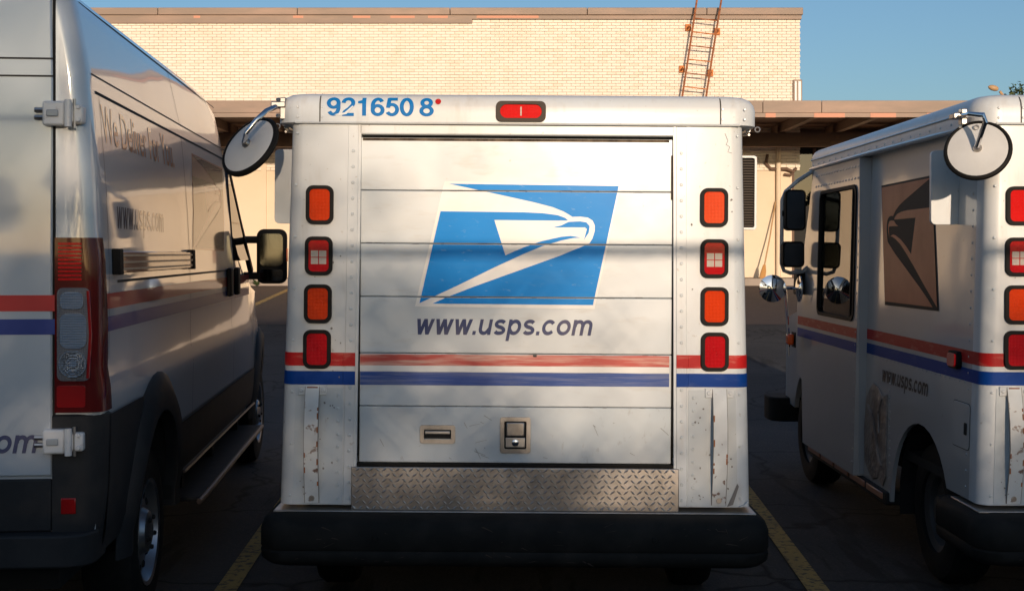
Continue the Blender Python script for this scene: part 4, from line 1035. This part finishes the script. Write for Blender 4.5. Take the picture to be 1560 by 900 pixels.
# rear lower corner: cladding wraps the corner
rings = []
for z, ins in ((.465, .03), (.50, .0), (.70, 0), (.9, 0), (.968, .0), (.975, .012)):
    e = van_x(max(.42, z))+.010-ins
    pts = [(.855, -.012+ins)]+[(e-.08+.08*math.sin(R(a)), -.012+ins+.08-.08*math.cos(R(a))) for a in range(0, 91, 15)]+[(e, .10), (e-.03, .10), (.855, .05)]
    rings.append([(x, y, z) for x, y in pts])
MB().loft(rings).build('corner_cladding', 'black_plastic', V, smooth=30)
MB().box(-.99, .853, -.012, .06, .575, .755).build('tailgate_sill', 'black_plastic', V, bevel=.006)
MB().loft([[(x, y, z) for x, y in rrect(2.0, .30, .09, 4, 0, .075)] for z in (.462, .478, .56, .574)]).build('rear_bumper', 'black_plastic', V, bevel=.008)
rf = MB().box(.885, .935, -.018, -.010, .635, .69).build('reflector', 'van_red_lens', V, bevel=.003)
# rear door leaf, hinge, lines
dr = MB().prism([(-.86, .765), (.853, .765), (.857, 2.12), (.852, 2.42), (.80, 2.46), (-.86, 2.46)], lambda u, v, w_: (u, w_, v), -.012, .0).build('rear_door', 'van_paint', V, bevel=.006)
MB().box(.855, .864, -.004, .002, .77, 2.42).build('door_gap', 'gap', V)
for z in (2.135, 2.195): MB().box(-.85, .858, -.0145, -.0118, z-.003, z+.003).build('door_crease', 'seam', dr)
stroke_text('www.usps.com', .115, .807, .845, .062, lambda x, z, d: (x, -.0138-d, z), .21).build('rear_web_address', 'web_vinyl', dr, smooth=0)
for o in [c for c in V.children if c.name.startswith(('red_stripe', 'blue_stripe'))]:
    if max(v.co.y for v in o.data.vertices) < 0:
        for v in o.data.vertices: v.co.y = -.0140
def hinge(zc):
    h = MB().box(.83, .905, -.045, -.005, zc-.042, zc+.042).build('hinge', 'white_metal', V, bevel=.008)
    MB().box(.905, .965, -.040, .01, zc-.034, zc+.030).build('hinge_leaf', 'white_metal', h, bevel=.008)
    MB().tube([(.918, -.048, zc-.046), (.918, -.048, zc+.046)], .012, 10).build('hinge_pin', 'white_metal', h)
    MB().tube([(.935, -.035, zc-.05), (.935, -.035, zc+.05)], .006, 8).build('hinge_pin', 'steel', h)
    for dz in (-.018, .018): MB().tube([(.800, -.022, zc+dz*.7), (.835, -.022, zc+dz*.7)], .009, 8).build('hinge_bolt', 'steel', h)
    for dz in (-.022, .022): MB().dome((.95, -.041, zc+dz), (0, -1, 0), .009, .008, 6).build('hinge_bolt', 'white_metal', h)
    MB().box(.845, .885, -.052, -.044, zc-.012, zc+.012).build('hinge_knuckle', 'grey_metal', h, bevel=.004)
hinge(2.005); hinge(.886)
# tail lamp wrapping the corner
def tl_ring(z, d, xi=.864):
    e = van_x(z)+d; w_ = .165 if z < 1.40 else .165-(z-1.40)*.30
    pts = [(xi, -.004-d), (xi+.03, -.004-d)]
    pts.append((e-.052, -.004-d))
    for a in (15, 30, 45, 60, 75, 90): pts.append((e-.052+.052*math.sin(R(a)), -.004-d+.052-.052*math.cos(R(a))))
    pts.append((e, .078+max(0, min(.03, (1.5-z)*.15))))
    return pts
def tl_piece(name, z0, z1, m_, d, par, x0=None, x1=None, n=8):
    rows = []
    for k in range(n+1):
        z = z0+(z1-z0)*k/n; p = tl_ring(z, d)
        sh = 0 if z < 1.50 else (z-1.50)*.5
        rows.append([(x-sh*(x-.874), y+(.0), z) for x, y in p])
    m = min(len(r_) for r_ in rows); rows = [r_[:m] for r_ in rows]
    mb = MB(); mb.add([q for r_ in rows for q in r_], [(a*m+i, a*m+i+1, (a+1)*m+i+1, (a+1)*m+i) for a in range(n) for i in range(m-1)])
    mb.add([(x, y+.03, z) for x, y, z in rows[-1]]+rows[-1], [(i, i+1, m+i+1, m+i) for i in range(m-1)])
    mb.add([(x, y+.03, z) for x, y, z in rows[0]]+rows[0], [(i, i+1, m+i+1, m+i) for i in range(m-1)])
    return mb.build(name, m_, par, smooth=45)
tl = tl_piece('tail_lamp', .982, 1.582, 'van_dark_lens', .010, V)
def flatpiece(nm, x0, x1, z0, z1, m_, y=-.019, r_=.008, th=.03):
    return MB().prism(rrect(x1-x0, z1-z0, r_, 4, (x0+x1)/2, (z0+z1)/2), lambda u, v, w_: (u, w_, v), y, y+th).build(nm, m_, tl, bevel=.002)
for k in range(10): flatpiece('brake_segment', .876, .955, 1.435+k*.0135, 1.443+k*.0135, 'red_lens', r_=.003)
flatpiece('clear_window', .872, .982, 1.09, 1.41, 'clear_dark', y=-.0165, r_=.02)
MB().lathe([(.045, 0), (.047, .012), (.043, .012), (.040, .007), (.036, .010), (.032, .006), (.028, .009), (.024, .005), (.018, .004), (.014, .010), (0, .011)], Matrix.Translation((.927, -.017, 1.150)) @ Matrix.Rotation(R(90), 4, 'X'), 24).build('indicator_lens', 'faceted_silver', tl)
MB().prism(rrect(.090, .12, .025, 5, .927, 1.262), lambda u, v, w_: (u, w_, v), -.021, -.015).build('reversing_lens', 'faceted_silver', tl, bevel=.005)
MB().prism(rrect(.078, .060, .02, 5, .922, 1.365), lambda u, v, w_: (u, w_, v), -.021, -.015).build('reversing_lens', 'faceted_silver', tl, bevel=.005)
flatpiece('red_lens', .872, .968, 1.0, 1.075, 'van_red_lens')
MB().tube([(.976, -.018, 1.10), (.984, -.014, 1.25), (.976, -.016, 1.40)], .006, 8).build('red_edge', 'van_red_lens', tl)
# wheels
for cy_ in (.98, 5.02):
    for sd_ in (-1, 1):
        A_ = [(cy_+.452*math.cos(R(a)), .38+.52*math.sin(R(a))) for a in range(0, 181, 15)]
        mb = MB(); mb.add([(sd_*x, y, z) for x in (.63, 1.0 if cy_ < 3 else .9) for y, z in A_], [(i, i+1, len(A_)+i+1, len(A_)+i) for i in range(len(A_)-1)]+[tuple(range(len(A_)))])
        mb.build('wheel_housing', 'gap', V, smooth=0)
        M = Matrix.Translation((sd_*.885, cy_, .36)) @ Matrix.Rotation(R(90*sd_), 4, 'Y')
        wh = MB().lathe([(.21, -.10), (.28, -.11), (.34, -.095), (.36, -.06), (.36, .06), (.34, .095), (.28, .11), (.215, .10), (.21, .0)], M, 32).build('wheel', 'rubber', V)
        MB().lathe([(.225, .03), (.222, .105), (.205, .10), (.19, .06), (.10, .075), (.085, .10), (.05, .11), (0, .112)], M, 28).build('rim', 'cast_rim', wh)
        mb = MB()
        for k in range(5):
            a = 2*math.pi*k/5; mb.dome(M @ Vector((.065*math.cos(a), .065*math.sin(a), .108)), M.to_3x3() @ Vector((0, 0, 1)), .012, .015, 6)
        for k in range(12):
            a = 2*math.pi*(k+.5)/12; mb.dome(M @ Vector((.15*math.cos(a), .15*math.sin(a), .067)), M.to_3x3() @ Vector((0, 0, 1)), .018, .01, 8)
        mb.build('wheel_nuts', 'gap', wh, kind='stuff')
MB().box(-.8, .8, .3, 5.6, .30, .46).build('underbody', 'gap', V)
# running board
rbd = MB().box(.86, 1.075, 1.75, 4.35, .335, .355).build('running_board', 'black_plastic', V, bevel=.005)
MB().tube([(1.078, 1.72, .34), (1.085, 1.9, .345), (1.085, 4.2, .345), (1.078, 4.4, .34)], .014, 8).build('board_edge', 'worn_edge', rbd)
for y in (2.0, 3.0, 4.1): MB().box(.8, .95, y, y+.05, .34, .48).build('board_bracket', 'gap', rbd)
MB().tube([(1.028, 1.6, .505), (1.030, 4.35, .505)], .008, 6).build('sill_trim', 'worn_edge', V)
# cab glazing and handles, mirror
fv = lambda d: (lambda y, z, w_: (van_x(z)-xnar(y)-max(0, (z-1.3))*.10*min(1, max(0, y-3.4)/.8)+d+w_, y, z))
MB().prism([(3.52, 1.48), (3.50, 1.95), (3.66, 2.08), (3.86, 2.0), (4.28, 1.60), (4.36, 1.48)], fv(.0), -.01, .006).build('side_window', 'van_glass', V)
MB().prism([(3.72, 2.14), (3.84, 2.12), (4.24, 1.76), (4.62, 1.41), (4.52, 1.39), (4.34, 1.54), (3.88, 2.0)], fv(.0), -.02, .012).build('pillar_trim', 'bezel', V)
MB().prism([(3.50, 1.27), (3.60, 1.27), (3.60, 1.44), (3.50, 1.44)], vf(), .0, .03).build('door_handle', 'bezel', V, bevel=.012)
MB().prism([(3.18, 1.27), (3.28, 1.27), (3.28, 1.44), (3.18, 1.44)], vf(), .0, .03).build('door_handle', 'bezel', V, bevel=.012)
M_ = Matrix.Rotation(R(-8), 4, 'Z')
mh = MB(); mh.loft([[((M_ @ Vector((x, 0, 0))).x+1.145, 4.42+y, z) for x, z in rrect(w_, h_, .05, 5, 0, 1.505)] for y, w_, h_ in ((-.04, .18, .35), (-.03, .205, .375), (.03, .205, .375), (.09, .17, .32), (.11, .1, .2))])
mh = mh.build('side_mirror', 'bezel', V, smooth=40)
MB().prism(rrect(.155, .22, .03, 5, 1.145, 1.55), lambda u, v, w_: (u, 4.372+w_-(v-1.5)*.0, v), -.003, .006).build('mirror_glass', 'dark_mirror', mh)
MB().prism(rrect(.155, .08, .02, 5, 1.145, 1.375), lambda u, v, w_: (u, 4.372+w_-(v-1.5)*.0, v), -.003, .006).build('mirror_glass', 'dark_mirror', mh)
MB().box(1.244, 1.254, 4.39, 4.44, 1.47, 1.56).build('indicator', 'orange_plastic', mh)
for z in (1.37, 1.62): MB().tube([(.90, 4.48, z), (1.10, 4.45, z)], .025, 8).build('mirror_arm', 'bezel', mh)

# ------------------------------------------------------------------ behind the camera: fence, plus an unseen wall and trees added to shade the trucks
fen = empty('chain_link_fence', (0, -1.0, 0)); tag(fen, 'tall chain-link fence behind the photographer with steel top rail', 'fence')
RAIL = 2.53
MB().tube([(-9, 0, RAIL), (9, 0, RAIL)], .024, 8).build('top_rail', 'steel', fen)
for x in (-8.6, -6.0, -3.4, 2.95, 3.75, 6.2, 8.8):
    MB().tube([(x, 0, 0), (x, 0, RAIL+.06)], .032, 8).build('post', 'steel', fen)
mb = MB(); st_ = .075; Hh = RAIL-1.2
k = -9.0-Hh
while k < 9+Hh:
    for s_ in (1, -1):
        x0, x1 = (k, k+Hh) if s_ > 0 else (k+Hh, k)
        mb.tube([(x0, .004*s_, 1.2), (x1, .004*s_, RAIL)], .0022, 3, False)
    k += st_
mb.build('wire_mesh', 'steel', fen, smooth=0, kind='stuff')
mb = MB().box(-14, 14, -1.40, -1.10, 0, 1.50); o = mb.build('retaining_wall', 'concrete', bevel=.02); tag(o, 'low concrete wall along the foot of the chain-link fence', 'wall')  # unseen wall, added to keep sun off the bumpers
# unseen row of trees, added: leaf density is shaped to shade the lower parts
D1 = 22.0
tx, tz = D1*math.tan(R(SUN_AZ)), D1*math.tan(R(SUN_EL))/math.cos(R(SUN_AZ))
def lerp(x, tab):
    if x <= tab[0][0]: return tab[0][1]
    for (a, va), (b, vb) in zip(tab[:-1], tab[1:]):
        if x <= b: return va+(vb-va)*(x-a)/(b-a)
    return tab[-1][1]
ROWS = [(-9, [(-.3, 3), (1.6, 2.8), (2.2, 2.0), (2.6, 1.2), (3.2, .5), (3.6, 0)]),
        (-1.15, [(-.3, 3), (1.7, 2.7), (2.3, 1.6), (2.9, .6), (3.3, 0)]),
        (-.85, [(-.3, 3), (1.3, 2.6), (1.65, 1.8), (1.95, .75), (2.25, .12), (2.5, 0)]),
        (-.50, [(-.3, 3), (.95, 2.4), (1.35, 2.3), (1.52, 1.3), (1.60, .3), (1.85, .10), (2.1, 0)]),
        (-.05, [(-.3, 3), (.72, 2.3), (.88, 1.3), (1.05, 1.15), (1.35, .95), (1.52, .5), (1.62, .1), (1.8, 0)]),
        (.25, [(-.3, 3), (.6, 2.0), (.85, 1.2), (1.0, .45), (1.3, .22), (1.55, .12), (1.7, 0)]),
        (.62, [(-.3, 3), (.45, 2.2), (.6, .9), (.9, .7), (1.0, .25), (1.3, .10), (1.6, 0)]),
        (1.1, [(-.3, 3), (.48, 2.2), (.6, .9), (.95, .6), (1.05, .15), (1.4, .0)]),
        (1.85, [(-.3, 3), (.5, 2.2), (.8, 1.0), (1.3, .5), (1.7, .2), (2.0, .0)]),
        (6, [(-.3, 3), (.5, 2.2), (.75, .7), (1.2, .2), (1.7, .0)])]
def tau(X, z):  # wanted shade on the vehicles, used as leaf density
    for (a, ta), (b, tb) in zip(ROWS[:-1], ROWS[1:]):
        if X <= b:
            f = (X-a)/(b-a); return lerp(z, ta)*(1-f)+lerp(z, tb)*f
    return 0
r4 = random.Random(21)
LS = .085; N_LEAF = 60000; AREA = 12.0*3.8
per = N_LEAF*.0036/AREA       # optical depth if every candidate is kept
bins = {}
for _ in range(N_LEAF):
    X = r4.uniform(-6.0, 6.0); z = r4.uniform(-.4, 3.4)
    pn = 1+.5*math.sin(X*9.1+2.2*math.sin(z*7.0+1))*math.sin(z*8.3+1.7*math.sin(X*6.1))
    if X > .15 and .72 < z < 1.12 and X < .62: pn *= .55+.5*math.sin(X*21)
    if r4.random() < max(0, pn)*tau(X, z)/per: bins.setdefault(int((X+6.0)//2.0), []).append((X, z))
for k, pp in sorted(bins.items()):
    xc = -6.0+2.0*k+1.0+tx; yc = 5.2-D1
    t = empty('broadleaf_tree', (xc, yc, 0))  # added tree, its leaves placed for the shade they cast
    tag(t, ['low branched green tree, first from the left in the row behind the photographer', 'second green tree from the left in the row behind the photographer', 'third green tree from the left in the row behind the photographer',
            'fourth green tree from the left in the row behind the photographer', 'fifth green tree from the left in the row behind the photographer', 'sixth and last green tree in the row behind the photographer'][k], 'tree', 'row of trees behind the photographer')
    mb = MB(); mb.tube([(0, 0, -.1), (.04, 0, 1.2), (-.03, 0, 2.4), (0, 0, 3.4)], [.09, .07, .045, .015], 8)
    for q in range(6): mb.tube([(0, 0, 1.2+q*.3), (.5*math.cos(q*2.1), .3*math.sin(q*2.1), 1.7+q*.33)], [.03, .008], 5)
    mb.build('trunk', 'bark', t)
    mb = MB(); pts = []
    for X, z in pp:
        dy = r4.gauss(0, .45)
        pts.append((X+tx-xc-dy*math.tan(R(SUN_AZ)), dy, z+tz-dy*math.tan(R(SUN_EL))))
    leaves(mb, pts, LS, r4); mb.build('crown', 'leaf', t, smooth=0, kind='stuff')

for o in list(bpy.data.objects):
    if o.type == 'MESH' and o.users == 0: bpy.data.objects.remove(o)
